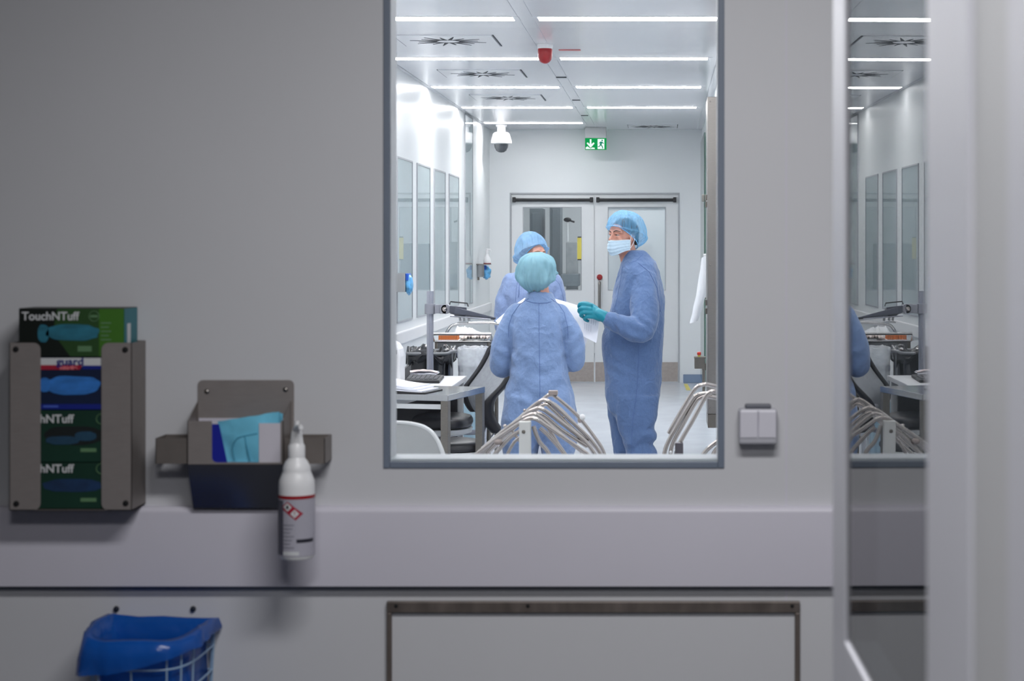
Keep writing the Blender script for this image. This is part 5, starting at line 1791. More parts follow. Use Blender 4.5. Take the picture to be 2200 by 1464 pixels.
ye = 14.2
se = F_PX / ye
eb = thing('emergency_stop', 'red emergency stop button on a small steel box by the right wall', 'button', V((1503 - PU) / se, ye, EYE - (795 - PV) / se))
g = G(); g.box((1492 - PU) / se, (1514 - PU) / se, ye - 0.04, ye + 0.04, EYE - (792 - PV) / se, EYE - (769 - PV) / se)
g.box((1491 - PU) / se, (1516 - PU) / se, ye - 0.045, ye + 0.045, EYE - (770 - PV) / se, EYE - (766.5 - PV) / se)
mk('box', g, M_steel_d, eb, smooth=False, bevel=0.003)
g = G(); p = P(1502, 766.5, ye); g.lathe([(0.001, 0), (0.012, 0), (0.012, 0.012), (0.001, 0.012)], (p.x, ye, p.z), 16)
mk('collar', g, M_yellow, eb, label='yellow collar')
g = G(); g.lathe([(0.001, 0.012), (0.014, 0.012), (0.017, 0.018), (0.016, 0.034), (0.011, 0.038), (0.001, 0.038)], (p.x, ye, p.z), 20)
mk('knob', g, mat('stop_red', (206, 52, 34), rough=0.3, coat=0.3), eb, label='red knob')
g = G(); g.box((1508 - PU) / se, XR, ye + 0.01, ye + 0.035, EYE - (790 - PV) / se, EYE - (782 - PV) / se)
g.tube([V((1512 - PU) / se, ye + 0.03, EYE - (790 - PV) / se), V((1512 - PU) / se, ye + 0.03, EYE - (846 - PV) / se)], 0.012, 10)
mk('bracket', g, M_steel_d, eb, bevel=0.001)

yz = 13.6
g = G()
pts = [P(1514, 552, yz), P(1512, 590, yz - 0.01), P(1507, 630, yz - 0.02), P(1499, 662, yz - 0.03), P(1491, 692, yz - 0.04)]
pp_, rr2 = catmull(pts, [0.022, 0.034, 0.040, 0.036, 0.030], 6)
rings = []
for i, (p, r) in enumerate(zip(pp_, rr2)):
    rings.append([p + V(r * (1 + 0.10 * sin(3 * k + i * 0.4)) * cos(2 * pi * k / 24), r * 1.4 * sin(2 * pi * k / 24), 0.35 * r * cos(2 * pi * k / 24)) for k in range(24)])
rings.append([p_ + (pp_[-1] - p_) * 0.25 for p_ in rings[-1]])
rings.append([p_ + V(0.02, 0, 0.08) for p_ in rings[-1]])
g.loft(rings)
sl = thing('hanging_sleeve', 'white fabric sleeve hanging beside the steel column', 'sleeve', pts[-1])
mk('sleeve', g, mat('white_cloth', (236, 238, 242), rough=0.7, vary=0.02, bump=0.15, bscale=30), sl, sharp=60)
g = G(); g.tube([P(1511, 548, yz), P(1517, 548, yz), V(XR, yz, EYE - (548 - PV) * yz / F_PX)], 0.009, 10)
g.box((1511.5 - PU) * yz / F_PX, (1517 - PU) * yz / F_PX, yz + 0.02, yz + 0.06, EYE - (640 - PV) * yz / F_PX, EYE - (550 - PV) * yz / F_PX)
mk('holder_bar', g, M_white, sl, bevel=0.002)

# yellow floor mark
a_, b_ = P(1470, 825, 0.1), None
def flo(u, v):
    y = F_PX * EYE / (v - PV)
    return V((u - PU) * y / F_PX, y, 0.0)
g = G(); q4 = [flo(1469, 825.5), flo(1477, 825.5), flo(1484, 839), flo(1475, 839)]
g.poly(q4, (0, 0, 0.0015))
tag(mk('floor_tape', g, M_yellow, smooth=False), 'short strip of yellow tape on the floor right of the double door', 'tape')

# ---- dispensers on the left wall
M_bluefilm = mat('blue_glove_film', (96, 172, 226), rough=0.3, vary=0.35, nscale=22, coat=0.3, bump=0.4, bscale=25)
M_deepblue = mat('deep_blue_print', (32, 92, 200), rough=0.35, vary=0.1)
def wall_disp(y, v0, v1, w_box, w_tot, dep, label, bottle):
    s = F_PX / y
    z1, z0 = EYE - (v0 - PV) / s, EYE - (v1 - PV) / s
    t = thing('glove_holder', label, 'dispenser', V(XL, y + dep / 2, z0))
    g = G(); g.box(XL, XL + w_box, y, y + dep, z0 + 0.01, z1)
    mk('steel_box', g, M_steel_h, t, smooth=False, bevel=0.003)
    g = G(); g.box(XL + w_box, XL + w_box + 0.02, y + 0.01, y + dep - 0.01, z0 + 0.09 * (z1 - z0) + (z1 - z0) * 0.55, z1 - 0.004)
    mk('carton_edge', g, M_deepblue, t, smooth=False, bevel=0.004, label='deep blue carton edge')
    g = G()
    n_, m_ = 24, 14
    rings = []
    for j in range(m_ + 1):
        tt = pi * (0.03 + 0.94 * j / m_)
        ring = []
        for k in range(n_):
            a = 2 * pi * k / n_
            q = V(sin(tt) * cos(a), sin(tt) * sin(a), cos(tt))
            d = 1 + 0.22 * noise.noise(q * 2.2 + V(y, 0, 0)) + 0.1 * noise.noise(q * 6)
            ring.append(V(XL + w_box + 0.006 + (w_tot - w_box) * 0.62 * q.x * d + 0.01, y + dep * 0.45 + dep * 0.38 * q.y * d, (z0 + z1) / 2 - 0.01 + (z1 - z0) * 0.52 * q.z * d))
        rings.append(ring)
    g.loft(rings)
    mk('glove_bundle', g, M_bluefilm, t, sharp=180, label='pale blue gloves bulging out')
    g = G(); g.box(XL, XL + 0.02, y + 0.02, y + 0.04, z0 - 0.02, z0 + 0.01)
    mk('wall_hook', g, M_steel_d, t, smooth=False)
    return t, s, z0, z1
wall_disp(12.56, 587, 631, 0.095, 0.142, 0.16, 'steel glove holder on the left wall with pale blue gloves spilling from it', False)
t, s, z0, z1 = wall_disp(18.3, 569.6, 598, 0.072, 0.150, 0.16, 'small steel glove holder on the left wall near the far corner', True)
bo = thing('pump_bottle', 'small white pump bottle above the far glove holder on the left wall', 'bottle', V(XL + 0.10, 18.3, EYE - (567 - PV) / s))
zq = lambda v: EYE - (v - PV) / s
g = G(); g.lathe([(0.001, zq(567)), (0.037, zq(567)), (0.038, zq(559)), (0.028, zq(553)), (0.022, zq(551)), (0.018, zq(546)), (0.001, zq(546))], (XL + 0.105, 18.28, 0), 24)
mk('bottle_body', g, M_white, bo)
g = G(); g.lathe([(0.0385, zq(567)), (0.0395, zq(567)), (0.0395, zq(565.4)), (0.0385, zq(565.4))], (XL + 0.105, 18.28, 0), 24)
mk('red_band', g, M_red, bo, label='thin red band')
g = G(); g.lathe([(0.001, zq(546)), (0.014, zq(546)), (0.018, zq(540)), (0.010, zq(537)), (0.010, zq(535)), (0.001, zq(534.5))], (XL + 0.105, 18.28, 0), 16)
g.tube([V(XL + 0.105, 18.28, zq(536)), V(XL + 0.140, 18.26, zq(537)), V(XL + 0.15, 18.26, zq(541))], 0.007, 8)
mk('pump', g, M_white, bo)
g = G(); g.box(XL, XL + 0.14, 18.2, 18.36, zq(569), zq(567.2))
mk('bottle_shelf', g, M_steel, bo, smooth=False)
# ------------------------------------------------------------------ things on the front wall
def Q(u, v, y): return P(u, v, y)
M_holder = mat('holder_steel', (150, 143, 141), rough=0.5, metal=0.4, vary=0.04, nscale=30, stretch=(1, 1, 6), wear=0.05)
M_holder_in = mat('holder_steel_side', (128, 121, 117), rough=0.45, metal=0.5, vary=0.05, nscale=30)
M_screw = mat('black_screw', (18, 18, 20), rough=0.5)
M_bx_green = mat('box_green', (40, 74, 34), rough=0.5, vary=0.25, nscale=5)
M_bx_black = mat('box_black', (14, 22, 18), rough=0.45, vary=0.2)
M_bx_dgreen = mat('box_dark_green', (18, 52, 40), rough=0.45, vary=0.2, nscale=6)
M_bx_teal = mat('box_teal', (22, 110, 122), rough=0.45, vary=0.15)
M_bx_navy = mat('box_navy', (16, 30, 60), rough=0.45, vary=0.2)
M_bx_blue = mat('box_royal_blue', (20, 36, 128), rough=0.45, vary=0.1)
M_print_w = mat('print_white', (206, 208, 210), rough=0.6, vary=0.04)
M_print_g = mat('print_grey_green', (92, 130, 92), rough=0.6, vary=0.05)
M_print_navy = mat('print_navy', (28, 34, 118), rough=0.6)
M_print_red = mat('print_crimson', (160, 24, 52), rough=0.6)
M_print_pink = mat('print_pink', (224, 120, 130), rough=0.6)
M_gl_teal = mat('glove_print_teal', (38, 110, 132), rough=0.6, vary=0.35, nscale=18, stretch=(1, 1, 2.5))
M_gl_blue = mat('glove_print_blue', (46, 116, 196), rough=0.6, vary=0.3, nscale=18, stretch=(1, 1, 2.5))
M_gl_dark = mat('glove_print_dark', (10, 20, 22), rough=0.6, vary=0.3, nscale=20)
M_lilac = mat('carton_white', (206, 202, 212), rough=0.6, vary=0.03)

YG0 = 4.022              # front of the glove box holder
sG = F_PX / YG0
gxu = lambda u: (u - PU) / sG
gzv = lambda v: EYE - (v - PV) / sG
hx0, hx1, hz0, hz1 = gxu(20), gxu(283), gzv(1097), gzv(737)
gh = thing('glove_box_holder', 'steel wall holder with a stack of four glove boxes', 'holder', ((hx0 + hx1) / 2, YG0, hz0))
for (a, b, nm, side) in ((gxu(20), gxu(87), 'front_flange', 1), (gxu(218), gxu(283), 'front_flange', -1)):
    w, h = b - a, hz1 - hz0
    cx_0, cz_0 = (a + b) / 2, (hz0 + hz1) / 2
    o = []
    r = 0.016
    e = b if side > 0 else a       # edge with rounded corners faces the opening
    f = a if side > 0 else b
    o = [(f, hz0), (e - side * r, hz0)] + [(e - side * r + side * r * sin(radians(t)), hz0 + r - r * cos(radians(t))) for t in (15, 30, 45, 60, 75, 90)] + \
        [(e - side * r + side * r * cos(radians(t)), hz1 - r + r * sin(radians(t))) for t in (0, 15, 30, 45, 60, 75, 90)] + [(f, hz1)]
    g = G(); g.poly([(x, YG0, z) for (x, z) in o], (0, 0.0015, 0))
    mk(nm, g, M_holder, gh, smooth=False)
for (a, b) in ((hx0, hx0 + 0.0015), (hx1 - 0.0015, hx1)):
    g = G(); g.box(a, b, YG0, YF0, hz0, hz1)
    mk('side_plate', g, M_holder_in, gh, smooth=False)
g = G(); g.box(hx0, hx1, YF0 - 0.0015, YF0, hz0, hz1)
mk('back_plate', g, M_holder_in, gh, smooth=False)
g = G(); g.box(hx0, hx1, YG0, YF0, hz0, hz0 + 0.0015)
mk('floor_plate', g, M_holder_in, gh, smooth=False)
for (u, v) in ((34, 751), (269, 752), (35, 1083), (270, 1082)):
    g = G(); p = Q(u, v, YG0); g.lathe([(0.001, 0), (0.0068, 0), (0.006, 0.002), (0.001, 0.003)], p, 18, R90)
    mk('screw', g, M_screw, gh, label='black screw')

bX0, bX1 = hx0 + 0.020, hx1 - 0.018
yb0, yb1 = YG0 + 0.004, YF0 - 0.006
def frontal(name, parent, pts, m, d=0.0008, lift=0.0006, label=None):
    g = G(); g.poly([(x, yb0 - lift, z) for (x, z) in pts], (0, d, 0))
    return mk(name, g, m, parent, smooth=False, label=label)
def rect(x0, x1, z0, z1): return [(x0, z0), (x1, z0), (x1, z1), (x0, z1)]
def glove_shape(x0, x1, z0, z1, seed, n=36):
    cx, cz = (x0 + x1) / 2, (z0 + z1) / 2
    o = []
    for k in range(n):
        a = 2 * pi * k / n
        c, s = cos(a), sin(a)
        d = 1 + 0.10 * noise.noise(V(c * 2 + seed, s * 2, seed)) + 0.05 * noise.noise(V(c * 5 + seed, s * 5, seed))
        o.append((cx + (x1 - x0) / 2 * d * math.copysign(abs(c) ** 0.7, c), cz + (z1 - z0) / 2 * d * math.copysign(abs(s) ** 0.8, s)))
    return o
zb_ = [hz0 + 0.002, gzv(995), gzv(882), gzv(768), gzv(662)]
def gbox(i, label, body, m_side):
    z0, z1 = zb_[i] + 0.0008, zb_[i + 1] - 0.0008
    t = thing('glove_box', label, 'box', ((bX0 + bX1) / 2, (yb0 + yb1) / 2, z0))
    g = G(); g.box(bX0, bX1, yb0, yb1, z0, z1)
    mk('carton', g, body, t, smooth=False, bevel=0.0015)
    return t, z0, z1
clipx = (gxu(84), gxu(222))
# topmost
t, z0, z1 = gbox(3, 'green and black glove box on top of the stack in the steel holder', M_bx_black, None)
frontal('green_panel', t, [(gxu(150), z0 + 0.001), (bX1 - 0.0005, z0 + 0.001), (bX1 - 0.0005, z1 - 0.001), (gxu(122), z1 - 0.001), (gxu(112), (z0 + z1) / 2)], M_bx_green, label='green front panel')
frontal('lime_panel', t, rect(gxu(212), bX1 - 0.0005, z0 + 0.001, z1 - 0.001), mat('box_lime', (62, 112, 32), rough=0.5, vary=0.15), lift=0.0010)
g = G(); g.box(bX1 - 0.0002, bX1 + 0.0006, yb0, yb1, z0 + 0.001, z1 - 0.001)
mk('teal_end', g, M_bx_teal, t, smooth=False, label='teal end panel')
g = G(); g.box(bX1 + 0.0006, bX1 + 0.0010, yb0 + 0.02, yb0 + 0.045, z0 + 0.03, z0 + 0.075)
mk('end_label', g, M_print_w, t, smooth=False)
lettering('lettering', 'TouchNTuff', gxu(46), gzv(688), yb0 - 0.0016, 0.0265, M_print_w, t, 0.0005, 0.98)
frontal('glove_print', t, glove_shape(gxu(98), gxu(212), gzv(732), gzv(697), 2.0), M_gl_teal, lift=0.0014)
frontal('glove_print', t, glove_shape(gxu(80), gxu(104), gzv(736), gzv(698), 3.0), M_gl_teal, lift=0.0014)
ring = [(gxu(201) + 0.0115 * cos(a), gzv(680) + 0.0115 * sin(a)) for a in [2 * pi * k / 32 for k in range(33)]]
g = G(); g.tube([(x, yb0 - 0.0014, z) for (x, z) in ring], 0.0009, 6, cap=False)
mk('round_mark', g, M_print_g, t)
frontal('mark_word', t, rect(gxu(193), gxu(209), gzv(682.5), gzv(677.5)), M_print_g, lift=0.0012)
for k in range(5):
    frontal('small_print', t, rect(gxu(216), gxu(216 + 22 - 5 * (k % 2)), gzv(696 + 9 * k), gzv(693 + 9 * k)), M_print_g, lift=0.0015)
frontal('small_print', t, rect(gxu(166), gxu(196), gzv(756), gzv(744)), M_print_g, lift=0.0015)
# second
t, z0, z1 = gbox(2, 'glove box with a white and red band and bright blue glove, second from the top', M_bx_navy, None)
frontal('white_band', t, rect(bX0 + 0.001, bX1 - 0.001, gzv(788), z1 - 0.001), M_print_w)
frontal('red_band', t, [(bX0 + 0.001, gzv(795)), (gxu(170), gzv(795)), (gxu(176), gzv(785)), (bX0 + 0.001, gzv(785))], M_print_red, lift=0.0010)
frontal('blue_band', t, rect(gxu(176), bX1 - 0.001, gzv(794), gzv(786)), M_bx_blue, lift=0.0008)
lettering('lettering', 'guard', gxu(120), gzv(785), yb0 - 0.0016, 0.024, M_print_navy, t, 0.0005, 1.15)
lettering('lettering', 'nitrile', gxu(128), gzv(794.5), yb0 - 0.0019, 0.0125, M_print_pink, t, 0.0005, 1.35)
frontal('glove_print', t, glove_shape(gxu(96), gxu(214), gzv(849), gzv(809), 5.0), M_gl_blue, lift=0.0012)
frontal('glove_print', t, glove_shape(gxu(84), gxu(106), gzv(843), gzv(812), 6.0), M_gl_blue, lift=0.0014)
frontal('blue_strip', t, rect(bX0 + 0.001, bX1 - 0.001, z0 + 0.001, gzv(869)), M_bx_blue)
frontal('small_print', t, rect(gxu(92), gxu(124), gzv(876), gzv(872)), mat('print_mid_blue', (70, 96, 190), rough=0.6), lift=0.0010)
# third and fourth
for i, lb, vo in ((1, 'dark green glove box second from the bottom, its oval opening black', 0), (0, 'dark green glove box at the bottom of the stack in the steel holder', 107)):
    t, z0, z1 = gbox(i, lb, M_bx_dgreen, None)
    lettering('lettering', 'TouchNTuff', gxu(46 - 14), gzv(909 + vo), yb0 - 0.0016, 0.0265, M_print_w, t, 0.0005, 1.0, clip=(gxu(80), gxu(240)))
    ring = [(gxu(217) + 0.0115 * cos(a), gzv(901 + vo) + 0.0115 * sin(a)) for a in [2 * pi * k / 32 for k in range(33)]]
    g = G(); g.tube([(x, yb0 - 0.0014, z) for (x, z) in ring], 0.0009, 6, cap=False)
    mk('round_mark', g, M_print_g, t)
    if i == 1:
        frontal('opening', t, glove_shape(gxu(94), gxu(219), gzv(957), gzv(917), 8.0), M_gl_dark, label='black oval opening')
        frontal('glove_print', t, glove_shape(gxu(98), gxu(170), gzv(956), gzv(938), 9.0), mat('glove_dim_blue', (28, 66, 92), rough=0.6, vary=0.3, nscale=20), lift=0.0012)
        frontal('glove_print', t, glove_shape(gxu(160), gxu(206), gzv(948), gzv(928), 10.0), mat('glove_dim_blue2', (30, 70, 96), rough=0.6, vary=0.3, nscale=20), lift=0.0014)
    else:
        frontal('glove_print', t, glove_shape(gxu(92), gxu(216), gzv(1058), gzv(1030), 12.0), mat('glove_dim_navy', (18, 50, 88), rough=0.6, vary=0.4, nscale=20))
    frontal('small_print', t, rect(gxu(172), gxu(206), gzv(972 + vo), gzv(964 + vo)), M_print_g, lift=0.0010)

# ---- second holder with masks and bottle brackets
YM0 = 4.04
sM = F_PX / YM0
mxu = lambda u: (u - PU) / sM
mzv = lambda v: EYE - (v - PV) / sM
wxu = lambda u: (u - PU) / 920.1
wzv = lambda v: EYE - (v - PV) / 920.1
mh = thing('mask_holder', 'steel wall holder with brackets, holding a cut-open mask carton', 'holder', ((wxu(425) + wxu(632)) / 2, YM0, wzv(1092)))
g = G(); o = rrect((wxu(425) + wxu(632)) / 2, (wzv(817) + wzv(1040)) / 2, wxu(632) - wxu(425), wzv(817) - wzv(1040), 0.012)
g.poly([(x, YF0 - 0.002, z) for (x, z) in o], (0, 0.002, 0))
mk('back_plate', g, M_holder, mh, smooth=False)
for (u, v) in ((444, 842), (613, 838)):
    g = G(); p = Q(u, v, YF0 - 0.002); g.lathe([(0.001, 0), (0.006, 0), (0.004, 0.002), (0.001, 0.003)], p, 16, R90)
    mk('screw', g, M_steel, mh)
xl, xr = wxu(425), wxu(632) - 0.006
z_t, z_m, z_b = mzv(905), mzv(998), wzv(1085)
# sides (slope up to the back plate)
for x in (xl, xr - 0.0015):
    g = G(); g.poly([(x, YM0, z_m), (x, YF0 - 0.002, z_b), (x, YF0 - 0.002, wzv(862)), (x, YM0, z_t)], (0.0015, 0, 0))
    mk('side_plate', g, M_holder_in, mh, smooth=False)
# front with a rounded cut-out
g = G()
cxa, cxb = mxu(455), mxu(603)
r = 0.012
o = [(xl, z_t), (xl, z_m), (xr, z_m), (xr, z_t), (cxb, z_t)] + [(cxb, z_m + 0.004), (cxa + r, z_m + 0.004)] + \
    [(cxa + r - r * sin(radians(a)), z_m + 0.004 + r - r * cos(radians(a))) for a in (15, 30, 45, 60, 75, 90)] + [(cxa, z_t)]
g.poly([(x, YM0, z) for (x, z) in o], (0, 0.0015, 0))
mk('front_plate', g, M_holder, mh, smooth=False)
# sloping underside
g = G(); g.hexa([(xl, YM0, z_m - 0.0015), (xr, YM0, z_m - 0.0015), (xr, YF0 - 0.04, z_b - 0.0015), (xl, YF0 - 0.04, z_b - 0.0015)],
                [(xl, YM0, z_m), (xr, YM0, z_m), (xr, YF0 - 0.04, z_b), (xl, YF0 - 0.04, z_b)])
mk('sloping_base', g, mat('polished_holder_base', (120, 120, 128), rough=0.2, metal=0.85, vary=0.04), mh, smooth=False, label='polished sloping underside')
# bottle bracket loops
for (ua, ub, nm) in ((334, 403, 'left'), (640, 698, 'right')):
    yA2, yB2 = 4.045, YF0 - 0.002
    sA = F_PX / yA2
    a, b = (ua - PU) / sA, (ub - PU) / sA
    za, zb2 = EYE - (942 - PV) / sA, EYE - (997 - PV) / sA
    g = G()
    g.box(a, b, yA2, yA2 + 0.0016, zb2, za)
    if nm == 'left':
        g.box(a, a + 0.0016, yA2, yB2, zb2, za)
    else:
        g.box(b - 0.0016, b, yA2, yB2, zb2, za)
        g.box(a - 0.03, a, yA2, yA2 + 0.0016, zb2, za)
    g.box(min(a, xl), max(b, xr) if nm == 'right' else xl, yB2 - 0.002, yB2, zb2, za) if nm == 'left' else g.box(xr, b, yB2 - 0.002, yB2, zb2, za)
    mk('bracket_loop', g, M_holder_in, mh, smooth=False)
# carton and masks
ca, cb = xl + 0.004, xr - 0.003
mc = thing('mask_carton', 'cut-open carton of pale blue masks in the lower steel holder', 'carton', ((ca + cb) / 2, 4.07, z_m + 0.002))
g = G()
y0, y1 = YM0 + 0.003, YF0 - 0.006
zc0, zc1 = z_m + 0.002, mzv(912)
g.box(ca, ca + 0.0012, y0, y1, zc0, zc1); g.box(cb - 0.0012, cb, y0, y1, zc0, zc1)
g.box(ca, cb, y1 - 0.0012, y1, zc0, zc1 + 0.006); g.box(ca, cb, y0, y1, zc0, zc0 + 0.0012)
g.box(mxu(556), cb, y0 - 0.0012, y0, zc0, mzv(910))
g.box(ca, mxu(470), y0 - 0.0002, y0 + 0.001, zc0, zc1)
mk('carton_shell', g, M_lilac, mc, smooth=False)
g = G(); g.poly([(mxu(455), y0 - 0.0006, zc0), (mxu(488), y0 - 0.0006, zc0), (mxu(470), y0 - 0.0006, zc1), (mxu(455), y0 - 0.0006, zc1)], (0, 0.0012, 0))
mk('blue_corner', g, mat('print_deep_blue', (16, 30, 150), rough=0.5), mc, smooth=False, label='deep blue printed corner')
M_maskb = mat('mask_cloth_blue', (112, 196, 226), rough=0.75, vary=0.10, nscale=18, bump=0.2, bscale=30)
for k in range(5):
    g = G()
    def mf(a, b, k=k):
        x = mxu(466) + (mxu(596) - mxu(466)) * a
        zt2 = mzv(908 - 20 * a + 2 * k) + 0.004 * noise.noise(V(a * 4, k, 1))
        z = zc0 + 0.002 + (zt2 - zc0) * b
        y = y0 + 0.004 + 0.013 * k + 0.005 * sin(a * 5 + k + b * 3) + 0.004 * noise.noise(V(a * 4, b * 3, k * 3))
        return V(x, max(y, y0 + 0.001), z)
    g.grid(mf, 24, 12, thick=(0, 0.0025, 0))
    mk('folded_mask', g, M_maskb, mc, sharp=60, label='pale blue folded mask')
for (pts) in ([(505, 990), (500, 962), (508, 944), (522, 938), (553, 932)], [(526, 938), (530, 960), (538, 992)]):
    g = G(); g.tube([Q(u, v, y0 + 0.0006) for (u, v) in pts], 0.0012, 6, smooth=4)
    mk('mask_loop', g, mat('mask_loop_teal', (70, 150, 178), rough=0.7), mc)

# ---- pump bottle in the bracket
YB_ = 3.985
sBt = F_PX / YB_
bxx = (637.5 - PU) / sBt
bz = lambda v: EYE - (v - PV) / sBt
RB = 38.5 / sBt
pb = thing('disinfectant_bottle', 'white pump bottle with grey label and red band hanging in the wall bracket', 'bottle', (bxx, YB_, bz(1200)))
g = G()
g.lathe([(0.001, bz(1199)), (RB * 0.9, bz(1199)), (RB * 0.97, bz(1196)), (RB, bz(1188)), (RB, bz(1062)), (RB * 1.0, bz(1045)), (RB * 0.97, bz(1032)), (RB * 0.85, bz(1020)), (RB * 0.78, bz(1014)),
         (RB * 0.77, bz(1010)), (RB * 0.76, bz(1004)), (RB * 0.62, bz(992)), (RB * 0.46, bz(984)), (RB * 0.42, bz(978)), (0.001, bz(978))], (bxx, YB_, 0), 48)
mk('bottle_body', g, M_white, pb)
g = G()
g.lathe([(0.001, bz(982)), (RB * 0.46, bz(982)), (RB * 0.46, bz(958)), (RB * 0.40, bz(955)), (RB * 0.36, bz(950)), (RB * 0.30, bz(930)), (RB * 0.27, bz(926)), (0.001, bz(926))], (bxx, YB_, 0), 28)
g.tube([V(bxx, YB_, bz(930)), V(bxx, YB_ - 0.002, bz(922)), V(bxx + 0.012, YB_ - 0.03, bz(915)), V(bxx + 0.02, YB_ - 0.05, bz(914))], [0.0085, 0.0085, 0.0065, 0.005], 12, smooth=4)
g.tube([V(bxx, YB_, bz(926)), V(bxx + 0.001, YB_, bz(905))], 0.005, 10)
mk('pump', g, M_white, pb)
def cyl(name, a0, a1, z0, z1, m, lift, label=None, n=24):
    def fn(a, b):
        t = radians(a0 + (a1 - a0) * a)
        return V(bxx + (RB + lift) * sin(t), YB_ - (RB + lift) * cos(t), z0 + (z1 - z0) * b)
    g = G(); g.grid(fn, n, 2)
    return mk(name, g, m, pb, sharp=80, label=label)
def cylpoly(name, pts, m, lift):
    """pts: (u, v) in pixels as seen from the front, wrapped on the bottle"""
    out = []
    dense = []
    for (a, b) in zip(pts, pts[1:] + pts[:1]):
        for k in range(4):
            dense.append((a[0] + (b[0] - a[0]) * k / 4, a[1] + (b[1] - a[1]) * k / 4))
    for (u, v) in dense:
        x = (u - 637.5) / sBt
        t = math.asin(max(-0.98, min(0.98, x / RB)))
        out.append(V(bxx + (RB + lift) * sin(t), YB_ - (RB + lift) * cos(t), bz(v)))
    c = sum(out, V(0, 0, 0)) / len(out)
    x = (c.x - bxx); c.y = YB_ - sqrt(max(1e-9, (RB + lift) ** 2 - x * x))
    n = len(out)
    rings, fs = list(out), []
    for r_ in (0.66, 0.33):
        for q in out:
            p = c.lerp(q, r_)
            dx = p.x - bxx
            p.y = YB_ - sqrt(max(1e-9, (RB + lift) ** 2 - dx * dx))
            rings.append(p)
    for k in range(2):
        fs += [(k * n + i, k * n + (i + 1) % n, (k + 1) * n + (i + 1) % n, (k + 1) * n + i) for i in range(n)]
    fs += [(2 * n + i, 2 * n + (i + 1) % n, 3 * n) for i in range(n)]
    g = G(); g.add(rings + [c], fs)
    return mk(name, g, m, pb, sharp=80)
cyl('red_band', -100, 100, bz(1068.5), bz(1061.5), M_red, 0.0007, 'red band round the bottle')
cyl('label', -95, 95, bz(1191), bz(1069), mat('label_grey', (172, 170, 182), rough=0.45, vary=0.03, nscale=12), 0.0006, 'pale grey label')
cyl('label_stripe', -98, -34, bz(1188), bz(1072), mat('label_dark', (86, 86, 100), rough=0.5), 0.0009, 'dark grey stripe at the label edge')
cylpoly('pictogram_frame', [(611, 1087), (626, 1073), (658, 1099), (643, 1113)], M_print_red, 0.0010)
def dia(cx, cy, h): return [(cx - h, cy), (cx, cy - h), (cx + h, cy), (cx, cy + h)]
cylpoly('pictogram', dia(626, 1085, 9.2), M_print_w, 0.0014)
cylpoly('pictogram', dia(641, 1099, 9.2), M_print_w, 0.0014)
cylpoly('flame_symbol', [(624, 1088), (622.8, 1084.5), (625, 1082), (626, 1079.5), (628, 1083), (629, 1086), (627.5, 1089)], M_screw, 0.0018)
cylpoly('exclamation_symbol', [(640, 1094), (642.2, 1094), (641.6, 1100), (640.5, 1100)], M_print_red, 0.0018)
cylpoly('exclamation_symbol', dia(641.1, 1102.8, 1.1), M_print_red, 0.0018)
cyl('dark_bar', 11, 72, bz(1161), bz(1153.5), mat('label_black', (40, 40, 52), rough=0.5), 0.0012)
for k in range(7):
    cylpoly('label_print', [(616, 1122 + 8 * k), (640 - 4 * (k % 3), 1122 + 8 * k), (640 - 4 * (k % 3), 1124.4 + 8 * k), (616, 1124.4 + 8 * k)], mat('label_text', (140, 140, 152), rough=0.6) if k == 0 else bpy.data.materials['label_text'], 0.0011)
cylpoly('label_print', [(616, 1180), (650, 1180), (650, 1188), (616, 1188)], M_print_w, 0.0011)

# ---- double rocker switch
YSw = YF0 - 0.045
sS = F_PX / YSw
ux = lambda u: (u - PU) / sS
uz = lambda v: EYE - (v - PV) / sS
sw = thing('light_switch', 'white double rocker switch on the front wall right of the window', 'switch', (ux(1629), YF0 - 0.02, uz(958)))
g = G(); g.box(ux(1588), ux(1670), YSw + 0.006, YF0, uz(956), uz(880))
mk('switch_box', g, mat('switch_grey', (178, 178, 186), rough=0.4), sw, smooth=False, bevel=0.005)
for (a, b) in ((1590, 1628.6), (1629.4, 1668)):
    g = G(); g.hexa([(ux(a), YSw + 0.004, uz(943)), (ux(b), YSw + 0.004, uz(943)), (ux(b), YSw + 0.012, uz(943)), (ux(a), YSw + 0.012, uz(943))],
                    [(ux(a), YSw - 0.002, uz(883)), (ux(b), YSw - 0.002, uz(883)), (ux(b), YSw + 0.012, uz(883)), (ux(a), YSw + 0.012, uz(883))])
    mk('rocker', g, mat('switch_white', (222, 220, 230), rough=0.35) if a == 1590 else bpy.data.materials['switch_white'], sw, smooth=False, bevel=0.003)
g = G(); g.box(ux(1602), ux(1658), YF0 - 0.030, YF0, uz(880), uz(871))
mk('cable_entry', g, mat('entry_dark', (92, 94, 104), rough=0.5), sw, smooth=False, bevel=0.003, label='dark cable entry on top of the switch')

# ---- access panel framed in worn steel
ap = thing('access_panel', 'wall panel framed in worn steel under the bumper rail', 'panel', ((wxu(832) + wxu(1718)) / 2, YF0 - 0.006, 0.1))
fx0, fx1, fz1 = wxu(832), wxu(1718), wzv(1291)
g = G(); g.box(fx0 + 0.01, fx1 - 0.01, YF0 - 0.004, YF0, 0.1, fz1 - 0.01)
mk('panel', g, M_front, ap, smooth=False)
g = G(); g.box(fx0, fx1, YF0 - 0.014, YF0 - 0.001, wzv(1315), fz1)
mk('frame_bar', g, M_frame_st, ap, smooth=False, bevel=0.002)
for (a, b) in ((fx0, fx0 + 0.012), (fx1 - 0.012, fx1)):
    g = G(); g.box(a, b, YF0 - 0.013, YF0 - 0.001, 0.1, wzv(1315))
    mk('frame_bar', g, M_frame_st, ap, smooth=False, bevel=0.002)
g = G(); g.box(fx0, fx1, YF0 - 0.014, YF0 - 0.001, 0.085, 0.1)
mk('frame_bar', g, M_frame_st, ap, smooth=False)
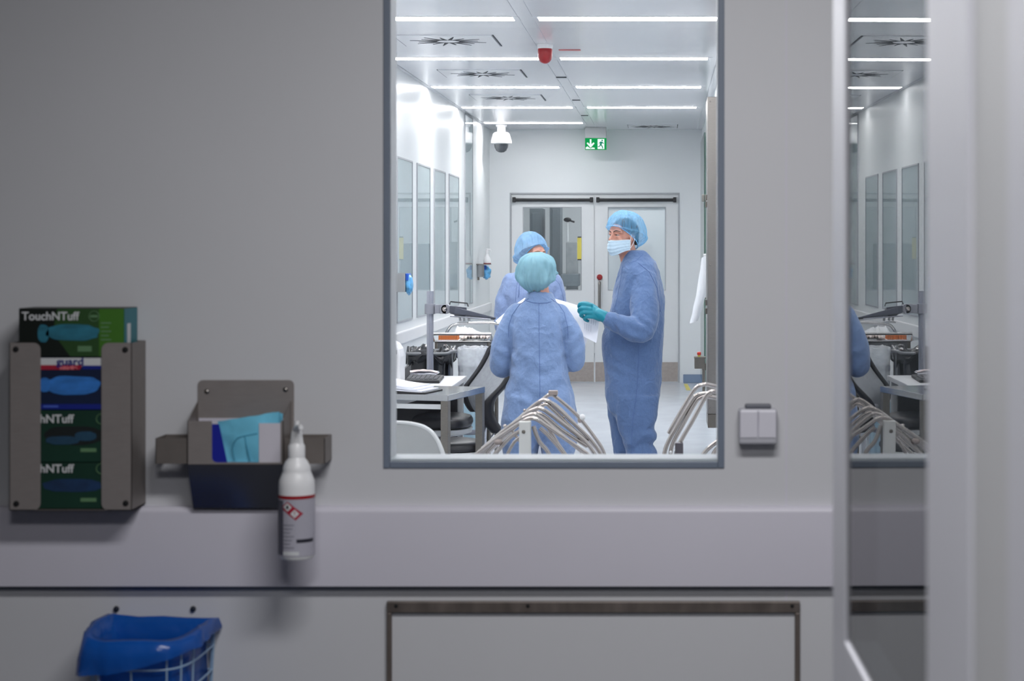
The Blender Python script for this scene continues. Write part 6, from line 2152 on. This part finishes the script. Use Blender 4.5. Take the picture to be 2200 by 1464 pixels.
for u in (851, 1134, 1702):
    g = G(); p = Q(u, 1303, YF0 - 0.014); g.lathe([(0.001, 0), (0.0045, 0), (0.003, 0.002), (0.001, 0.0024)], p, 14, R90)
    mk('screw', g, M_screw, ap)

# ---- wire waste basket with blue bag
M_wire = mat('white_wire', (150, 178, 206), rough=0.4, vary=0.04)
M_bluebag = mat_film('blue_bag', (24, 96, 190), clear=0.10, rough=0.25, nscale=14, bump=0.6, vary=0.06, spec=0.6)
wb = thing('waste_basket', 'white wire waste basket on the wall lined with a blue bag', 'basket', ((wxu(185) + wxu(440)) / 2, 3.99, 0.25))
yw0, yw1 = 3.86, YF0 - 0.012
bx0, bx1 = -1.285, -1.045
cxb_ = (bx0 + bx1) / 2
def dring(z, k, n=64, grow=0.0):
    """D-shaped outline, flat against the wall"""
    hw = (bx1 - bx0) / 2 * k + grow
    dep = (yw1 - yw0) * k + grow
    o = []
    for i in range(n):
        a = 2 * pi * i / n
        c, s = cos(a), sin(a)
        x = hw * math.copysign(abs(c) ** 0.45, c)
        y = -dep * abs(s) ** 0.45 if s < 0 else 0.004 * s
        o.append(V(cxb_ + x, yw1 + y, z))
    return o
zrim = 0.648
def at_ring(rg, i): return rg[i % len(rg)]
rim = dring(zrim - 0.004, 1.0)
g = G(); g.tube(rim + [rim[0]], 0.0035, 8, cap=False)
mk('rim_wire', g, M_wire, wb)
g = G()
for (z, k) in ((zrim - 0.058, 0.975), (zrim - 0.115, 0.95), (zrim - 0.17, 0.925), (zrim - 0.23, 0.90), (zrim - 0.29, 0.875), (zrim - 0.35, 0.85)):
    rg = dring(z, k)
    g.tube(rg + [rg[0]], 0.0022, 6, cap=False)
top, bot = dring(zrim, 1.0), dring(zrim - 0.36, 0.845)
for i in range(0, 64, 4):
    g.tube([top[i], bot[i]], 0.0022, 6)
for i in range(0, 17):
    a, b = bot[i], bot[(64 - i) % 64]
    g.tube([a, b], 0.002, 6)
mk('wire_mesh', g, M_wire, wb)
for u in (250, 415):
    g = G(); p = Q(u, 1309, YF0 - 0.002); g.lathe([(0.001, 0), (0.007, 0), (0.006, 0.004), (0.001, 0.006)], p, 16, R90)
    mk('mounting_screw', g, mat('screw_blue_black', (28, 34, 48), rough=0.4) if u == 250 else bpy.data.materials['screw_blue_black'], wb)
# bag: outer cuff hanging over the rim, inner skin going down inside
def bag_ring(z, k, grow, seed, amp):
    r = dring(z, k, 96, grow)
    c = V(cxb_, (yw0 + yw1) / 2, z)
    o = []
    for i, p in enumerate(r):
        d = V(p.x - c.x, p.y - c.y, 0)
        n_ = noise.noise(V(p.x * 14 + seed, p.y * 14, z * 9)) + 0.5 * noise.noise(V(p.x * 34 + seed, p.y * 34, z * 16))
        q = p + d.normalized() * amp * n_
        q.y = min(q.y, YF0 - 0.003)
        o.append(q)
    return o
g = G()
rings = []
cuff = bag_ring(zrim - 0.052, 0.99, 0.014, 1.0, 0.014)
for i, p in enumerate(cuff):
    left = max(0.0, (cxb_ - p.x) / 0.13)
    right = max(0.0, (p.x - cxb_) / 0.13)
    p.z += -0.030 * min(1, left) + 0.028 * min(1, right) + 0.010 * noise.noise(V(p.x * 12, p.y * 12, 4))
    p.x -= 0.012 * min(1, left)
rings.append(cuff)
rings.append([(a * 0.4 + b * 0.6) for a, b in zip(cuff, bag_ring(zrim - 0.01, 1.0, 0.016, 2.0, 0.012))])
tp_ = bag_ring(zrim + 0.006, 1.0, 0.010, 3.0, 0.008)
for p in tp_:
    p.z += 0.010 * noise.noise(V(p.x * 8, p.y * 8, 9)) + 0.014 * max(0, (cxb_ - 0.06 - p.x) / 0.1)
rings.append(tp_)
rings.append([V(p.x + (cxb_ - p.x) * 0.14, min(p.y, yw1 - 0.012) + (0.020 if p.y < 4.0 else 0.0), p.z + 0.002) for p in tp_])
BK = len(rings)
rings.append(bag_ring(zrim - 0.04, 0.93, -0.008, 4.0, 0.012))
rings.append(bag_ring(zrim - 0.12, 0.92, -0.007, 5.0, 0.012))
rings.append(bag_ring(zrim - 0.24, 0.88, -0.008, 6.0, 0.008))
rings.append(bag_ring(zrim - 0.34, 0.80, -0.010, 7.0, 0.006))
rings.append([V(cxb_ + (p.x - cxb_) * 0.1, 4.0 + (p.y - 4.0) * 0.1, zrim - 0.352) for p in rings[-1]])
for r_ in rings[BK:]:
    for p in r_:
        p.y = min(p.y, yw1 - 0.014)
g.loft(rings, cap=False)
mk('bag', g, M_bluebag, wb, sharp=180, label='blue plastic bag folded over the rim')

# ------------------------------------------------------------------ glazed door standing open at the right
# its leaf lies almost in the line of sight, so the pane mirrors the clean room
AL = -0.0165
HX = 0.26
def lf(y, off=0.0): return V(HX + AL * y + off, y, 0)
def leafbox(g, ya, yb, o0, o1, z0, z1):
    a, b = lf(ya, o0), lf(yb, o0)
    c, d = lf(yb, o1), lf(ya, o1)
    g.hexa([a + V(0, 0, z0), b + V(0, 0, z0), c + V(0, 0, z0), d + V(0, 0, z0)], [a + V(0, 0, z1), b + V(0, 0, z1), c + V(0, 0, z1), d + V(0, 0, z1)])
ydist = lambda u: HX / ((u - PU) / F_PX - AL)
y_far, y_g1, y_g0, y_near = ydist(1789), ydist(1814), ydist(1990), ydist(2046)
zg0 = EYE - (1377 - PV) * y_g1 / F_PX
M_leafw = mat('door_white_gloss', (214, 214, 222), rough=0.4, vary=0.012, nscale=3)
dr = thing('door_2', 'white glazed door leaf standing open at the right, seen edge on', 'door', lf((y_far + y_near) / 2), kind='structure')
T_ = 0.042
g = G(); leafbox(g, y_g1, y_far, 0, T_, 0.01, 2.1)
mk('door_stile', g, M_leafw, dr, smooth=False, bevel=0.003)
g = G(); leafbox(g, y_near, y_g0, 0, T_, 0.01, 2.1)
mk('door_stile', g, M_leafw, dr, smooth=False, bevel=0.003)
g = G(); leafbox(g, y_g0, y_g1, 0, T_, 0.01, zg0)
mk('bottom_rail', g, M_leafw, dr, smooth=False, bevel=0.003)
g = G(); leafbox(g, y_g0, y_g1, 0, T_, 2.0, 2.1)
mk('top_rail', g, M_leafw, dr, smooth=False)
g = G(); leafbox(g, y_g0, y_g1, 0.004, 0.010, zg0, 2.0)
mk('pane', g, M_pane_door, dr, smooth=False)
# frame on the near side
jb = thing('door_3', 'white steel frame holding the open glazed door at the right edge', 'door frame', lf(1.3), kind='structure')
ya, yb2, yc2, yd2 = ydist(2052), ydist(2088), ydist(2168), ydist(2290)
g = G(); leafbox(g, yb2 - 0.001, y_near - 0.001, -0.003, 0.10, 0, 2.14)
mk('hinge_post', g, M_leafw, jb, smooth=False, bevel=0.004)
g = G(); leafbox(g, yc2 - 0.001, yb2 - 0.001, 0.001, 0.10, 0, 2.14)
mk('jamb', g, mat('jamb_grey_white', (204, 204, 206), rough=0.45, vary=0.015), jb, smooth=False, bevel=0.003)
g = G(); leafbox(g, yd2 - 0.2, yc2 - 0.001, -0.002, 0.10, 0, 2.14)
mk('architrave', g, M_leafw, jb, smooth=False, bevel=0.004)
g = G(); p0 = lf(1.3, 0.1); g.box(p0.x - 0.02, 1.9, 1.2, 1.3, 0, CZ)
struct(mk('wall_partition', g, M_front, smooth=False), 'wall beside the open glazed door')
# ------------------------------------------------------------------ camera, lamps, look
cam = bpy.data.cameras.new('camera')
cam.sensor_width = 36.0
cam.sensor_fit = 'HORIZONTAL'
cam.lens = F_PX / 2200 * 36.0
cam.shift_x = (1100 - PU) / 2200
cam.shift_y = (PV - 732) / 2200
cam.clip_start = 0.05
cam.clip_end = 100
cam.dof.use_dof = True
cam.dof.focus_distance = 11.9
cam.dof.aperture_fstop = 6.5
co = bpy.data.objects.new('camera', cam)
COL.objects.link(co)
co.location = (0, 0, EYE)
co.rotation_euler = (radians(90), 0, 0)
scene.camera = co

def area(name, loc, size, power, color=(1, 1, 1), rot=(0, 0, 0), size_y=None):
    l = bpy.data.lights.new(name, 'AREA')
    l.energy = power
    l.color = color
    l.size = size
    if size_y:
        l.shape = 'RECTANGLE'
        l.size_y = size_y
    o = bpy.data.objects.new(name, l)
    COL.objects.link(o)
    o.location = loc
    o.rotation_euler = rot
    return o

# the corridor's own ceiling lamp, out of view, then an added fill
area('unseen_corridor_light', (0.15, 2.3, CZ - 0.02), 1.2, 47, (0.99, 0.99, 1.0), size_y=0.3)
area('unseen_corridor_light', (-0.3, 0.6, CZ - 0.02), 0.5, 31, (0.99, 0.99, 1.0))  # fill added to brighten the door jamb

w = bpy.data.worlds.new('world')
scene.world = w
w.use_nodes = True
w.node_tree.nodes['Background'].inputs[0].default_value = (0.8, 0.85, 1.0, 1)
w.node_tree.nodes['Background'].inputs[1].default_value = 0.02

vs = scene.view_settings
vs.view_transform = 'Standard'
vs.look = 'None'
vs.gamma = 1.0
vs.use_curve_mapping = False
vs.exposure = 0.0
try:
    scene.cycles.use_denoising = True
    scene.cycles.max_bounces = 10
    scene.cycles.transparent_max_bounces = 16
    scene.cycles.caustics_reflective = False
    scene.cycles.caustics_refractive = False
    scene.cycles.sample_clamp_indirect = 6.0
except Exception:
    pass
